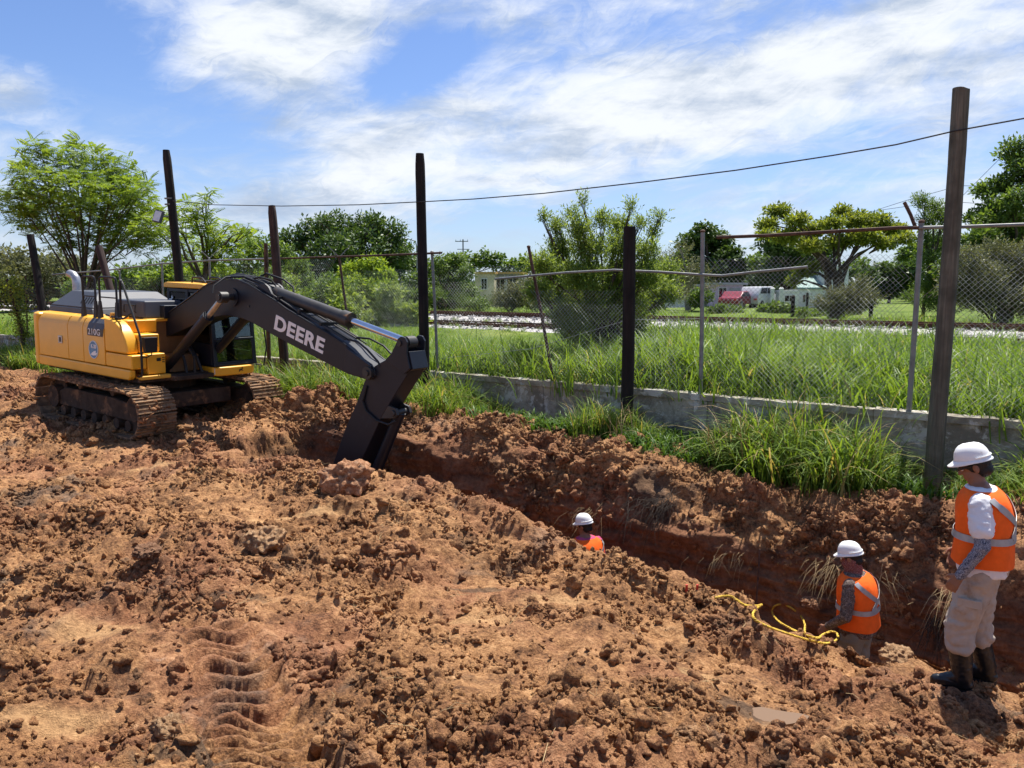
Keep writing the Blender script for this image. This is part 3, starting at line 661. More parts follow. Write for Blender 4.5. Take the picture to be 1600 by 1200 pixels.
# ================================================================== CHAIN LINK FENCE
FN_ = WALL_N+.08
fence = empty('chain_link_fence', an(-14, FN_, 1.17), (0, 0, 0), 'chain link fence with leaning pipe posts and sagging rusty rails on the concrete wall', 'fence')
FINV = Vector(an(-14, FN_, 1.17))
def fpart(mb, name, mat, smooth=True):
    mb.v = [tuple(Vector(q)-FINV) for q in mb.v]; return mb.build(name, mat, fence, smooth)
posts = [((1440, 347), (1420, 642), .036, 'galv'), ((1098, 362), (1095, 614), .034, 'galv'), ((826, 386), (866, 594), .030, 'rust'), ((675, 394), (684, 582), .030, 'galv'),
         ((530, 402), (552, 570), .028, 'rust'), ((327, 404), (332, 552), .028, 'galv'), ((253, 411), (257, 545), .028, 'galv'), ((187, 424), (190, 540), .028, 'galv'), ((118, 428), (121, 535), .028, 'galv'), ((40, 432), (43, 530), .028, 'rust')]
tops = []
for (tp, bp, r_, mt) in posts:
    T = Vector(at_n(*tp, FN_)); B = Vector(at_n(*bp, FN_)); B.z = 1.10
    fpart(MB().tube([B, B.lerp(T, .5)+Vector((.006, 0, 0)), T], r_, 10), 'post', M[mt]); tops.append(T)
    fpart(MB().ell(T+Vector((0, 0, .005)), (r_*1.25, r_*1.25, r_*.9), 10, 6), 'post_cap', M['rust' if mt == 'galv' and r_ > .033 else mt])
extra = Vector(an(2.6, FN_, 3.75)); exb = Vector(an(2.6, FN_, 1.1)); fpart(MB().tube([exb, extra], .034, 10), 'post', M['galv'])
# barbed-wire arms on the left posts
for i in (4, 5, 6, 7):
    T = tops[i]; ax = Vector((AX[0], AX[1], 0))
    for sd in (-1, 1): fpart(MB().bar(T, T+Vector((NX[0], NX[1], 0))*sd*.20+ax*sd*.16+Vector((0, 0, .27)), .035, .02), 'barbed_wire_arm', M['galv'])
T = tops[0]; q = Vector(at_n(1413, 316, FN_)); fpart(MB().tube([at_n(1431, 357, FN_), at_n(1423, 336, FN_), q], .024, 8), 'barbed_wire_arm', M['rust'])
# rails
def rail_px(name, pxs, r_, mt, n=FN_-.05): return fpart(MB().tube([at_n(*p, n) for p in pxs], r_, 8), name, M[mt])
rail_px('top_rail', [(1120, 371), (1200, 368), (1300, 362), (1405, 356), (1436, 356)], .026, 'rust')
rail_px('top_rail', [(1436, 356), (1520, 354), (1600, 351), (1720, 347)], .024, 'galv')
rail_px('sagging_rail', [(774, 436), (830, 431), (885, 426), (960, 422), (1030, 425), (1090, 429), (1128, 431), (1180, 425), (1262, 417)], .021, 'galv', FN_-.08)
rail_px('top_rail', [(440, 404), (530, 401), (600, 399), (690, 395)], .022, 'rust')
rail_px('top_rail', [(82, 429), (170, 422), (253, 412), (327, 407), (430, 404)], .022, 'galv')
rail_px('tension_wire', [(690, 560), (830, 545), (980, 500), (1095, 498)], .004, 'wire', FN_+.02)
# the wire mesh, panel by panel, every wire a real thin strand
def mesh_panel(a0, a1, top0, top1, z0=1.19, cell=.072, seed=0, sag=.0, rr=.0023):
    L_ = a1-a0; V, Fc = [], []; rg = np.random.default_rng(seed)
    Hh = max(top0, top1)-z0; nw = int((L_+Hh)/cell)
    off = 0; tri = np.array([(math.cos(t), math.sin(t)) for t in (.5, 2.6, 4.7)])
    for dr in (1, -1):
        for i in range(nw+1):
            u0 = i*cell-(Hh if dr > 0 else 0)
            ts = np.linspace(0, Hh, 9); us = u0+dr*ts*1.0 if dr > 0 else i*cell-ts
            zz_ = z0+ts; lim = top0+(top1-top0)*np.clip(us/L_, 0, 1)-sag*np.sin(np.clip(us/L_, 0, 1)*math.pi)
            ok = (us >= -.001) & (us <= L_+.001) & (zz_ <= lim)
            if ok.sum() < 2: continue
            us, zz_ = us[ok], zz_[ok]
            P = np.stack([us+a0, zz_*0, zz_], -1); Q = P*np.array([1.0, 0, 1.0])
            wb = .035*np.sin(us*2.1+seed)+.03*np.sin(zz_*2.7+us*.7+seed*2)
            pts_ = P[:, :1]*AX[None]+(FN_-.045+wb)[:, None]*NX[None]
            pts_ = np.c_[pts_, zz_+.012*np.sin(us*5+seed)]+rg.normal(0, .0022, (len(us), 3))
            ring = pts_[:, None, :]+rr*np.concatenate([tri[:, :1]*AX[0], tri[:, :1]*AX[1], tri[:, 1:]], 1)[None]
            m_ = len(us); V.append(ring.reshape(-1, 3)-np.array(FINV))
            b = off+np.arange(m_-1)[:, None]*3
            for k in range(3): Fc.append(np.concatenate([b+k, b+(k+1) % 3, b+3+(k+1) % 3, b+3+k], 1))
            off += m_*3
    o = link('wire_mesh', np_mesh('wire_mesh', np.concatenate(V), np.concatenate(Fc)), M['wire'], fence); o['kind'] = 'stuff'
    return o
ap = [float(np.dot(np.array([t.x, t.y]), AX)) for t in tops]
mesh_panel(ap[0], 2.6, 3.66, 3.7, seed=1); mesh_panel(ap[1], ap[0], 3.52, 3.68, seed=2, sag=.05)
mesh_panel(ap[2], ap[1], 3.05, 3.1, seed=3, sag=.05); mesh_panel(ap[3], ap[2], 3.62, 3.55, seed=4, sag=.06)
mesh_panel(ap[4], ap[3], 3.55, 3.58, seed=5); mesh_panel(ap[5], ap[4], 3.55, 3.55, seed=6); mesh_panel(ap[6], ap[5], 3.5, 3.55, seed=7)
mesh_panel(ap[7], ap[6], 3.45, 3.5, seed=8, cell=.085); mesh_panel(ap[8], ap[7], 3.4, 3.45, seed=9, cell=.085); mesh_panel(ap[9], ap[8], 3.35, 3.4, seed=10, cell=.085)

# ================================================================== WOODEN POLES
def pole(top_px, base_px, n, r_, mat, label, zb=.15, seed=0, taper=.88, cut='flat'):
    T = Vector(at_n(*top_px, n)); B0 = Vector(at_n(*base_px, n)); d = (T-B0).normalized(); B = B0+d*((zb-B0.z)/d.z)
    o = None; L_ = (T-B).length; seg = 18; rings = []; rg = random.Random(seed)
    ph = [rg.uniform(0, 6.28) for _ in range(4)]
    for i in range(29):
        f = i/28; r0 = r_*(1+(1-f)*(1/taper-1)); ring = []
        bx = .022*math.sin(f*2.6+ph[0])*L_/5; by = .018*math.sin(f*3.1+ph[1])*L_/5
        for k_ in range(seg):
            t = 2*math.pi*k_/seg; rr = r0*(1+.035*math.sin(3*t+ph[2]+f*2)+.03*math.sin(5*t+ph[3]+f*7)+.02*rg.uniform(-1, 1))
            if cut == 'round' and i > 26: rr *= (.97 if i == 27 else .80)
            zt = (.02*math.cos(t+ph[0])+.008*rg.uniform(-1, 1)) if i == 28 and cut == 'flat' else 0
            ring.append((bx+rr*math.cos(t), by+rr*math.sin(t), f*L_+zt))
        rings.append(ring)
    o = MB().loft(rings).build('wooden_pole', M[mat], None, True, ang=50)
    o.location = B; o.rotation_euler = d.to_track_quat('Z', 'Y').to_euler(); tag(o, label, 'pole', 'wooden poles along the wall')
    return o, T, B
PN = 11.38
pole((1500, 140), (1461, 740), PN, .097, 'wood_grey', 'tall thick weathered grey brown wooden pole rising behind the standing worker', seed=1)
pole((984, 356), (979, 655), PN, .100, 'wood_dark', 'short cracked dark wooden post in front of the wall by the big bush', seed=2, taper=.95)
pole((657, 240), (661, 575), PN, .095, 'wood_dark', 'tall straight black wooden pole just behind the raised excavator arm', seed=3, taper=.93, cut='round')
pole((424, 321), (446, 580), PN, .095, 'wood_brown', 'reddish brown leaning wooden pole behind the excavator boom', seed=4, cut='round')
pole((259, 235), (280, 450), PN, .105, 'wood_dark', 'tall leaning black wooden pole that carries the floodlight', seed=5, cut='round')
pole((155, 386), (177, 470), PN, .10, 'wood_brown', 'short brown wooden post behind the engine hood and handrails', seed=6)
pole((46, 366), (66, 480), PN, .11, 'wood_dark', 'dark wooden pole under the feathery tree near the vine covered post', seed=7)
pole((416, 380), (420, 560), PN+.35, .05, 'rust', 'thin rusty steel post beside the reddish brown pole', seed=8, taper=1, cut='round')

# cable strung along the poles
cab_px = [((1760, 160)), (1600, 185), (1490, 205), (1400, 226), (1300, 243), (1150, 266), (1000, 285), (850, 302), (740, 311), (664, 315), (560, 320), (440, 322), (335, 320), (270, 314)]
o = MB().tube([at_n(*p, PN-.14) for p in cab_px], .010, 6).build('overhead_cable', M['cable'], None, True); tag(o, 'black twisted cable strung from pole to pole above the fence', 'cable')
# floodlight on the leaning pole
fl0 = Vector(at_n(262, 338, PN-.13)); fl = empty('floodlight', fl0, (0, 0, 0), 'small grey floodlight on a bracket on the leaning black pole', 'floodlight')
MB().tube([(0, 0, 0), (.02, -.02, .0), (-.06, -.10, -.02)], .02, 8).build('bracket', M['galv'], fl, True)
hd = MB().box(-.13, .13, -.04, .04, -.16, .16).build('housing', M['grey_hood'], fl, bevel=.015); hd.location = (-.17, -.16, -.02); hd.rotation_euler = (R(-15), R(12), R(-20))
gl = MB().box(-.105, .105, -.047, -.0405, -.13, .13).build('lens', M['sticker_pale'], hd)
for z_ in (.30, .45): MB().cyl((.02, .13, z_), (.02, .13, z_+.03), .13, None, 16).build('strap', M['galv'], fl, True)

# ================================================================== RAILWAY
def track(n0, zr, label, a0=-90, a1=30):
    root = empty('railway_track', an(-10, n0, zr), (0, 0, WROT), label, 'railway track', 'railway tracks beyond the fence')
    prof = [(-.07, -.17), (.07, -.17), (.07, -.155), (.012, -.13), (.012, -.045), (.036, -.03), (.036, 0), (-.036, 0), (-.036, -.03), (-.012, -.045), (-.012, -.13), (-.07, -.155)]
    for y in (-.7175, .7175): MB().prism([(p[0]+y, p[1]) for p in prof], a0+10, a1+10, 'x').build('rail', M['rail_rust'], root)
    sm = MB().box(-.11, .11, -1.25, 1.25, -.34, -.172).mesh('sleeper'); sm.materials.append(M['sleeper'])
    for i in range(150):
        o = link('sleeper', sm, None, root); o.location = (-60+.62*i, 0, 0)
    return root
RB = lambda px, py, n: at_n(px, py, n)[2]
track(29.4, 1.74, 'rusty far railway track raised on pale ballast'); track(25.0, 1.50, 'near railway track half sunk in grass and ballast')
ball = MB().prism([(22.6, 1.05), (23.7, 1.36), (26.3, 1.38), (27.6, 1.44), (28.0, 1.56), (30.9, 1.56), (32.3, 1.1)], -100, 40, 'x')
bo = ball.build('ballast', M['gravel']); bo.rotation_euler = (0, 0, WROT)
tag(bo, kind='structure')
# loose stones on it
nb = 9000; aa = RNG.uniform(-45, 12, nb); bn = RNG.uniform(23.2, 31.8, nb); bz = np.interp(bn, [22.6, 23.7, 26.3, 27.6, 28, 30.9, 32.3], [1.05, 1.36, 1.38, 1.44, 1.56, 1.56, 1.1])
bp_ = np.stack([aa*AX[0]+bn*NX[0], aa*AX[1]+bn*NX[1], bz+.02], -1)
scatter('ballast_stones', bp_, RNG.uniform(0, 6.28, (nb, 3)), np.ones((nb, 3))*RNG.uniform(.04, .085, (nb, 1)), RNG.integers(0, 4, nb), [variant('stone_kind', lump_mesh('stone', 30+k, 1, .4, True), M['gravel']) for k in range(4)], 'pale grey ballast stones along the railway')

# ================================================================== GRASS
def blade_clump(name, seed, n, h, spread, width, droop):
    r = random.Random(seed); V, Fc = [], []
    for _ in range(n):
        bx, by = r.gauss(0, spread), r.gauss(0, spread); az_ = r.uniform(0, 6.28); L_ = h*r.uniform(.45, 1.1); wd = width*r.uniform(.6, 1.2); ln = r.uniform(.15, .55); dr = droop*r.uniform(.3, 1.4)
        d = Vector((math.cos(az_), math.sin(az_), 0)); sd = Vector((-d.y, d.x, 0)); o = len(V); m = 5
        for i in range(m+1):
            f = i/m; out = L_*(ln*f*.55+dr*f**2.6*.55); up = L_*(f-.42*dr*f**3); p = Vector((bx, by, 0))+d*out+Vector((0, 0, up)); w_ = wd*(1-f**2.2)*(.7+.3*min(1, f*4))
            if i < m: V += [p-sd*w_/2, p+sd*w_/2]
            else: V += [p]
        Fc += [(o+2*i, o+2*i+1, o+2*i+3, o+2*i+2) for i in range(m-1)]+[(o+2*m-2, o+2*m-1, o+2*m)]
    me = bpy.data.meshes.new(name); me.from_pydata(V, [], Fc); me.update(); me.polygons.foreach_set('use_smooth', [True]*len(me.polygons)); return me
gk = [variant('grass_kind', blade_clump('grass', 100+k, 64, .85, .12, .017+.002*k, .75+.15*k), M['grass']) for k in range(5)]
gk += [variant('grass_kind', blade_clump('dry_grass', 160+k, 16, 1.0, .10, .010, .9), M['straw']) for k in range(1)]
gw = [variant('weed_kind', None or blade_clump('weed', 140+k, 40, .34, .12, .035, 1.1), M['weed']) for k in range(3)]
def mk_scatter(name, kinds, ptsn, sc, label):
    P = np.array(ptsn); n_ = len(P)
    scatter(name, P, np.stack([RNG.normal(0, .10, n_), RNG.normal(0, .10, n_), RNG.uniform(0, 6.28, n_)], -1), np.asarray(sc)[:, None]*RNG.uniform(.85, 1.15, (n_, 3)), RNG.integers(0, len(kinds), n_), kinds, label)
# tall grass between bank and wall
pts_, scs_, wp, ws = [], [], [], []
def dens_bank(a):       # clumps where the photograph has them
    return float(np.interp(a, [-34, -22, -17, -14.6, -13.4, -11.5, -10.6, -9.8, -8.9, -8.4, -7.6, -6.9, -6.3, -5.9, -5.3, -4.9, -4.35, -3.9, -3.0, -2.2, -1.6, -.8, 0, 6],
                              [.7, .8, .8, .9, .95, .8, .6, .9, .4, .02, .02, .06, .4, .75, .22, .03, .10, .8, 1.0, .8, .28, .3, .7, .9]))
tries = 0
while len(pts_) < 560 and tries < 60000:
    tries += 1; a = random.uniform(-32, 4); n_ = random.uniform(10.35, 11.82)
    if random.random() > dens_bank(a)*(.35+.65*min(1, (n_-10.2)/1.0))*(1 if a > -14 else .5): continue
    q = an(a, n_); z = np.interp(n_, [10, 11.9], [float(np.interp(a, cr_a, cr_z)), .40])
    if a > -4.3 and n_ < 10.75 and random.random() < .4: continue
    hgt = (.40+1.1*dens_bank(a)*random.uniform(.4, 1.15))*(1 if not -1.75 < a < -.2 else .62)
    pts_.append((q[0], q[1], z-.04)); scs_.append(hgt)
mk_scatter('tall_grass', gk, pts_, scs_, 'tall arching green grass growing between the dirt bank and the wall')
for _ in range(300):
    a = random.choice((random.uniform(-6.8, -4.2), random.uniform(-14, 2))); n_ = random.uniform(10.4, 11.75); q = an(a, n_); z = np.interp(n_, [10, 11.9], [float(np.interp(a, cr_a, cr_z)), .40])
    wp.append((q[0], q[1], z-.02)); ws.append(random.uniform(.5, 1.15))
mk_scatter('low_weeds', gw, wp, ws, 'low leafy weeds at the foot of the wall')
# field grass beyond the wall
pts_, scs_ = [], []
for _ in range(5200):
    n_ = 12.2+(22.8-12.2)*random.random()**1.25; a = random.uniform(-36, 9); q = an(a, n_)
    pts_.append((q[0], q[1], float(field_z(n_))-.04)); scs_.append(random.uniform(.5, 1.1)*(1.0+.35*math.sin(a*.9+n_*.6))*float(np.interp(n_, [12, 15.5, 19, 23], [1.05, 1, .55, .3])))
for _ in range(700):     # a taller stand of bright grass to the right of the bush
    a = random.gauss(-4.2, 1.6); n_ = random.uniform(13.5, 20); q = an(a+.2*n_-2.5, n_); pts_.append((q[0], q[1], float(field_z(n_))-.04)); scs_.append(random.uniform(1.0, 1.75))
for _ in range(520):     # tall uneven weeds close behind the fence
    n_ = random.uniform(12.25, 14.2); a = random.uniform(-16, 3); q = an(a, n_)
    if math.sin(a*1.7)+math.sin(a*.63+1) < -.1: continue
    pts_.append((q[0], q[1], float(field_z(n_))-.04)); scs_.append(random.uniform(.9, 1.6))
for _ in range(420):     # a high bright stand right of the big bush
    n_ = random.uniform(12.6, 18.5); q = at_n(random.gauss(1120, 75), 500, n_); pts_.append((q[0], q[1], float(field_z(n_))-.04)); scs_.append(random.uniform(1.2, 2.0))
for _ in range(900):     # tufts between and behind the tracks
    n_ = random.choice((random.uniform(22.5, 24.2), random.uniform(26.2, 27.6), random.uniform(31.8, 40))); a = random.uniform(-45, 14); q = an(a, n_)
    if 26 < n_ < 28 and random.random() < .6: continue
    pts_.append((q[0], q[1], float(field_z(n_))-.02)); scs_.append(random.uniform(.2, .5) if n_ < 31 else random.uniform(.6, 1.3))
gf = [variant('field_grass_kind', blade_clump('field_grass', 200+k, 40, .72, .18, .022, .8), M['grass_field']) for k in range(5)]
mk_scatter('field_grass', gf, pts_, scs_, 'sunlit meadow grass between the fence and the railway')

# ================================================================== TREES
def tmpl_feather(n=7, L=.5):
    V, Fc = [], []
    for i in range(n):
        f = (i+.7)/n
        for sd in (-1, 1):
            o = len(V); b = Vector((f*L, 0, -.18*L*f*f)); l = .30*L*(1-.55*abs(f-.4)); t = b+Vector((l*.35, sd*l, -.10*l)); m = (b+t)/2; w_ = l*.26
            V += [b, m+Vector((w_, 0, .01)), t, m-Vector((w_, 0, .01))]; Fc.append((o, o+1, o+2, o+3))
    return np.array(V), np.array(Fc)
def tmpl_broad(n=7, L=.46, seed=1, asp=.5):
    r = random.Random(seed); V, Fc = [], []
    for i in range(n):
        a = r.uniform(0, 6.28); e = r.uniform(-.5, .9); d = Vector((math.cos(a)*math.cos(e), math.sin(a)*math.cos(e), math.sin(e))); s_ = d.cross(Vector((r.gauss(0, .3), r.gauss(0, .3), 1))).normalized()
        b = d*L*r.uniform(.1, .45); l = L*r.uniform(.45, .7); o = len(V); m = b+d*l*.5; w_ = l*asp*.5
        V += [b, m+s_*w_, b+d*l, m-s_*w_]; Fc.append((o, o+1, o+2, o+3))
    return np.array(V), np.array(Fc)
def tmpl_willow(n=9, L=.55):
    V, Fc = [], []; r = random.Random(5)
    for i in range(n):
        f = i/n; o = len(V); b = Vector((0, 0, f*L)); a = i*2.4; d = Vector((math.cos(a)*.7, math.sin(a)*.7, .7)).normalized(); s_ = d.cross(Vector((0, 0, 1))).normalized(); l = .30*L
        V += [b, b+d*l*.5+s_*l*.15, b+d*l, b+d*l*.5-s_*l*.15]; Fc.append((o, o+1, o+2, o+3))
    return np.array(V), np.array(Fc)
def rand_rot(n, up, rg, tilt):
    yaw = rg.uniform(0, 2*math.pi, n); a = rg.normal(0, tilt, n); b = rg.normal(0, tilt, n)
    cy, sy, ca, sa, cb, sb = np.cos(yaw), np.sin(yaw), np.cos(a), np.sin(a), np.cos(b), np.sin(b)
    Z = np.zeros(n); O = np.ones(n)
    Rz = np.stack([cy, -sy, Z, sy, cy, Z, Z, Z, O], -1).reshape(n, 3, 3); Rx = np.stack([O, Z, Z, Z, ca, -sa, Z, sa, ca], -1).reshape(n, 3, 3); Ry = np.stack([cb, Z, sb, Z, O, Z, -sb, Z, cb], -1).reshape(n, 3, 3)
    return Rx@Ry@Rz
def leaves(pts, tm, size, rg, tilt=.6):
    V, Fc = tm; n = len(pts); Rm = rand_rot(n, None, rg, tilt); s_ = size*rg.uniform(.65, 1.3, n)
    P = np.einsum('nij,mj->nmi', Rm, V)*s_[:, None, None]+pts[:, None, :]
    F_ = (Fc[None]+np.arange(n)[:, None, None]*len(V)).reshape(-1, Fc.shape[1]); return P.reshape(-1, 3), F_
def grow(name, label, base, clumps, tm, size, per, leafmat, barkmat='bark', trunk_r=.16, fork=.35, seed=1, group=None, tilt=.6, shell=.45, cat='tree', stems=1, limb_r=.35, flat_=1.0, crown='crown'):
    """clumps: list of (x,y,z,r) relative to the base; limbs run from the trunk to every clump, leaves fill a ragged shell round each"""
    rg = np.random.default_rng(seed); r = random.Random(seed); root = empty(name, base, (0, 0, 0), label, cat, group)
    C = np.array(clumps, float); top = C[:, 2].max(); mb = MB(); cx = C[:, :2].mean(0)
    for sidx in range(stems):
        bx, by = (0, 0) if stems == 1 else (r.gauss(0, .15), r.gauss(0, .15)); fz = top*fork*r.uniform(.85, 1.15); fx, fy = bx+cx[0]*.25+r.gauss(0, .12), by+cx[1]*.25+r.gauss(0, .12)
        mb.tube([(bx, by, -.2), (bx, by, 0), (bx+(fx-bx)*.3+r.gauss(0, .05), by+(fy-by)*.3, fz*.5), (fx, fy, fz)], [trunk_r*1.25, trunk_r, trunk_r*.82, trunk_r*.68], 9)
        for i, (x, y, z, rc) in enumerate(C):
            if stems > 1 and i % stems != sidx: continue
            st = Vector((fx, fy, fz)) if z > fz+.2 else Vector((fx*.6, fy*.6, fz*.6)); e = Vector((x, y, z)); m1 = st.lerp(e, .4)+Vector((r.gauss(0, .1), r.gauss(0, .1), .12*(e-st).length)); rr = trunk_r*limb_r*r.uniform(.8, 1.3)
            mb.tube([st, m1, st.lerp(e, .75)+Vector((r.gauss(0, .08), r.gauss(0, .08), .10*(e-st).length)), e], [rr*1.5, rr, rr*.6, rr*.25], 6)
            for _ in range(3):
                d = Vector((r.gauss(0, 1), r.gauss(0, 1), r.uniform(-.2, 1))).normalized()*rc*.8; mb.tube([st.lerp(e, .7)+Vector((0, 0, .05)), e+d*.5, e+d], [rr*.5, rr*.3, rr*.12], 4)
    mb.build('trunk', M[barkmat], root, True)
    P = []
    for (x, y, z, rc) in C:
        n = max(6, int(1.7*per*(rc/np.mean(C[:, 3]))**2)); d = rg.normal(size=(n, 3)); d /= np.linalg.norm(d, axis=1, keepdims=True); rad = rc*(shell+(1-shell)*rg.random(n)**.5)*(1+.30*rg.normal(size=n)*.5)
        P.append(np.array([x, y, z])+d*rad[:, None]*np.array([1, 1, .8*flat_]))
    V, F_ = leaves(np.concatenate(P), tm, size*1.15, rg, tilt)
    link(crown, np_mesh('crown', V, F_), M[leafmat], root); return root
def ball_clumps(w_, h, z0, n, rc, seed, top_bias=.6, depth=None):
    r = random.Random(seed); out = []; depth = depth or w_
    while len(out) < n:
        x, y, z = r.uniform(-1, 1), r.uniform(-1, 1), r.uniform(-1, 1); q = x*x+y*y+z*z
        if q > 1 or (q < .25 and r.random() < .7): continue
        out.append((x*(w_/2-rc*.6), y*(depth/2-rc*.6), z0+h*(z*.5+.5)*1.0, rc*r.uniform(.7, 1.25)))
    return out
def base_at(px, d, z=None):
    p = at_d(px, 450, d); n_ = p[:2]@NX; return (p[0], p[1], float(field_z(n_)) if z is None else z)
def px_w(w_, d): return w_*d/1202
FE, BR, WI = tmpl_feather(), tmpl_broad(), tmpl_willow(); BR2 = tmpl_broad(7, .46, 4, .7)
# big feathery tree on the left, built clump by clump after the photograph
def px_clumps(lst, basep, d, seed, dep=.8):
    r = random.Random(seed); out = []
    for (px, py, rp) in lst:
        dd = d+r.uniform(-dep, dep); p = at_d(px, py, dd); out.append((p[0]-basep[0], p[1]-basep[1], p[2]-basep[2], rp*dd/1202))
    return out
d = 29.; bp0 = base_at(128, d)
cl_ = px_clumps([(60, 235, 26), (35, 262, 22), (100, 255, 38), (150, 262, 44), (185, 270, 34), (60, 290, 44), (120, 300, 50), (170, 310, 46), (205, 300, 36), (30, 318, 34), (215, 335, 34), (80, 340, 40), (140, 345, 46), (190, 360, 40), (40, 345, 26), (225, 375, 30), (245, 330, 20), (115, 222, 14), (100, 378, 24), (160, 388, 28), (215, 300, 26), (235, 355, 26), (50, 310, 30)], bp0, d, 3, 1.6)
grow('feathery_tree', 'tall feathery leaved tree behind the engine hood with forked dark trunk', bp0, cl_, FE, .66, 95, 'leaf_feather', trunk_r=.10, fork=.22, seed=3, tilt=.45, shell=.25, stems=3, limb_r=.3)
d = 30.; bp0 = base_at(310, d)
grow('feathery_tree', 'bright green feathery tree behind the pole with the floodlight', bp0, px_clumps([(325, 305, 16), (300, 325, 26), (280, 350, 30), (315, 350, 28), (260, 370, 26), (330, 375, 26), (295, 385, 34), (350, 362, 22), (370, 380, 28), (385, 362, 18), (345, 395, 30)], bp0, d, 4, 1.2), FE, .6, 60, 'leaf_bright', trunk_r=.12, fork=.4, seed=4, tilt=.45, shell=.3, stems=2)
d = 62.; bp0 = base_at(560, d)
grow('mango_tree', 'large dense dark green tree with domed crown beyond the railway', bp0, px_clumps([(455, 375, 22), (490, 365, 26), (530, 360, 30), (575, 355, 26), (610, 365, 24), (470, 405, 32), (520, 395, 36), (570, 390, 38), (615, 395, 28), (550, 425, 36), (600, 425, 34), (480, 430, 30), (630, 400, 16), (505, 350, 14), (585, 345, 12)], bp0, d, 5, 3), BR, 1.05, 120, 'leaf_dark', trunk_r=.4, fork=.3, seed=5)
d = 48.; bp0 = base_at(575, d)
grow('round_tree', 'small rounded bright green tree in front of the dark domed tree', bp0, px_clumps([(550, 425, 18), (580, 415, 20), (600, 432, 18), (560, 450, 24), (590, 455, 22), (575, 475, 22), (608, 460, 12)], bp0, d, 6, 1.2), BR, .7, 110, 'leaf_bright', trunk_r=.14, fork=.2, seed=6)
d = 40.; bp0 = base_at(470, d)
grow('thicket_tree', 'mid green spreading tree behind the top of the boom', bp0, px_clumps([(400, 385, 22), (430, 395, 24), (455, 420, 26), (420, 430, 28), (480, 450, 24), (450, 465, 26), (400, 455, 26), (380, 420, 26), (490, 480, 22), (370, 450, 22)], bp0, d, 7, 2), BR, .7, 90, 'leaf_mid', trunk_r=.14, fork=.2, seed=7)
d = 36.; bp0 = base_at(240, d)
grow('thicket_tree', 'olive green thicket seen through the fence behind the cab', bp0, px_clumps([(200, 440, 26), (240, 430, 26), (280, 425, 26), (320, 430, 26), (350, 445, 24), (220, 465, 26), (270, 460, 26), (310, 465, 26), (170, 455, 22), (190, 480, 24), (350, 470, 22)], bp0, d, 8, 2), BR, .65, 85, 'leaf_mid', trunk_r=.12, fork=.15, seed=8, cat='bush')
d = 55.; bp0 = base_at(60, d)
grow('grey_tree', 'grey green far tree behind the vine covered post', bp0, px_clumps([(10, 405, 24), (45, 412, 26), (80, 415, 26), (110, 425, 26), (20, 435, 28), (70, 440, 28), (110, 450, 26), (0, 460, 26), (50, 465, 26), (140, 445, 24), (-30, 420, 26)], bp0, d, 9, 2), BR, .9, 80, 'leaf_grey', trunk_r=.2, fork=.2, seed=9)
d = 52.; bp0 = base_at(690, d)
grow('creeper_bush', 'creeper covered bushes beyond the rails left of the cream house', bp0, px_clumps([(650, 440, 18), (685, 415, 18), (712, 412, 18), (728, 428, 14), (700, 440, 24), (670, 460, 22), (725, 458, 20), (650, 475, 18), (755, 474, 12), (700, 475, 24), (740, 480, 18), (640, 460, 16)], bp0, d, 10, 2), BR, .7, 90, 'leaf_mid', trunk_r=.12, fork=.15, seed=10, cat='bush')
d = 46.; bp0 = base_at(800, d)
grow('creeper_bush', 'dry olive brown scrub in front of the cream house', bp0, px_clumps([(780, 468, 12), (803, 460, 14), (825, 448, 16), (845, 455, 20), (810, 470, 20), (785, 478, 14), (835, 478, 16)], bp0, d, 11, 1.5), WI, .8, 90, 'leaf_grey', trunk_r=.08, fork=.15, seed=11, cat='bush', stems=3)
# the large willow-like bush in front of the rails
d = 17.0; bp0 = base_at(945, d)
wl = px_clumps([(850, 345, 9), (870, 360, 14), (895, 340, 11), (912, 320, 8), (905, 365, 18), (940, 350, 14), (985, 330, 9), (965, 360, 18), (1000, 355, 11), (1030, 345, 9), (1020, 370, 10), (875, 395, 24), (920, 395, 28), (970, 395, 28), (1010, 400, 20), (865, 435, 28), (910, 440, 34), (960, 440, 34), (1010, 440, 26), (880, 480, 30), (930, 485, 36), (980, 480, 34), (1020, 475, 24), (845, 420, 22), (842, 465, 22), (1045, 430, 20), (1045, 465, 20), (900, 520, 32), (950, 525, 34), (990, 515, 26), (880, 500, 24), (925, 555, 30), (970, 555, 26)], bp0, d, 12, .7)
grow('willow_bush', 'large airy willow like bush with upright shoots beyond the fence', bp0, wl, WI, .42, 125, 'leaf_olive', trunk_r=.05, fork=.12, seed=12, cat='bush', stems=6, shell=.1, tilt=.5, limb_r=.5)
d = 76.; bp0 = base_at(1110, d)
grow('round_tree', 'dark olive round topped tree behind the lilac house', bp0, px_clumps([(1100, 362, 18), (1125, 375, 20), (1080, 380, 20), (1105, 395, 26), (1140, 400, 20), (1070, 410, 22), (1120, 425, 28), (1155, 420, 16), (1085, 435, 24), (1150, 445, 20)], bp0, d, 13, 2), BR2, 1.2, 110, 'leaf_dark', trunk_r=.35, fork=.3, seed=13)
d = 58.; bp0 = base_at(1075, d)
grow('bare_tree', 'half bare grey tree with pale twisted branches beside the lilac house', bp0, px_clumps([(1045, 405, 16), (1065, 390, 14), (1080, 415, 18), (1050, 430, 18), (1095, 430, 16), (1075, 445, 16), (1035, 445, 14), (1110, 450, 12)], bp0, d, 14, 1.5), WI, .9, 34, 'leaf_grey', 'bark_pale', trunk_r=.16, fork=.3, seed=14, stems=2, limb_r=.45)
d = 44.; bp0 = base_at(1305, d)
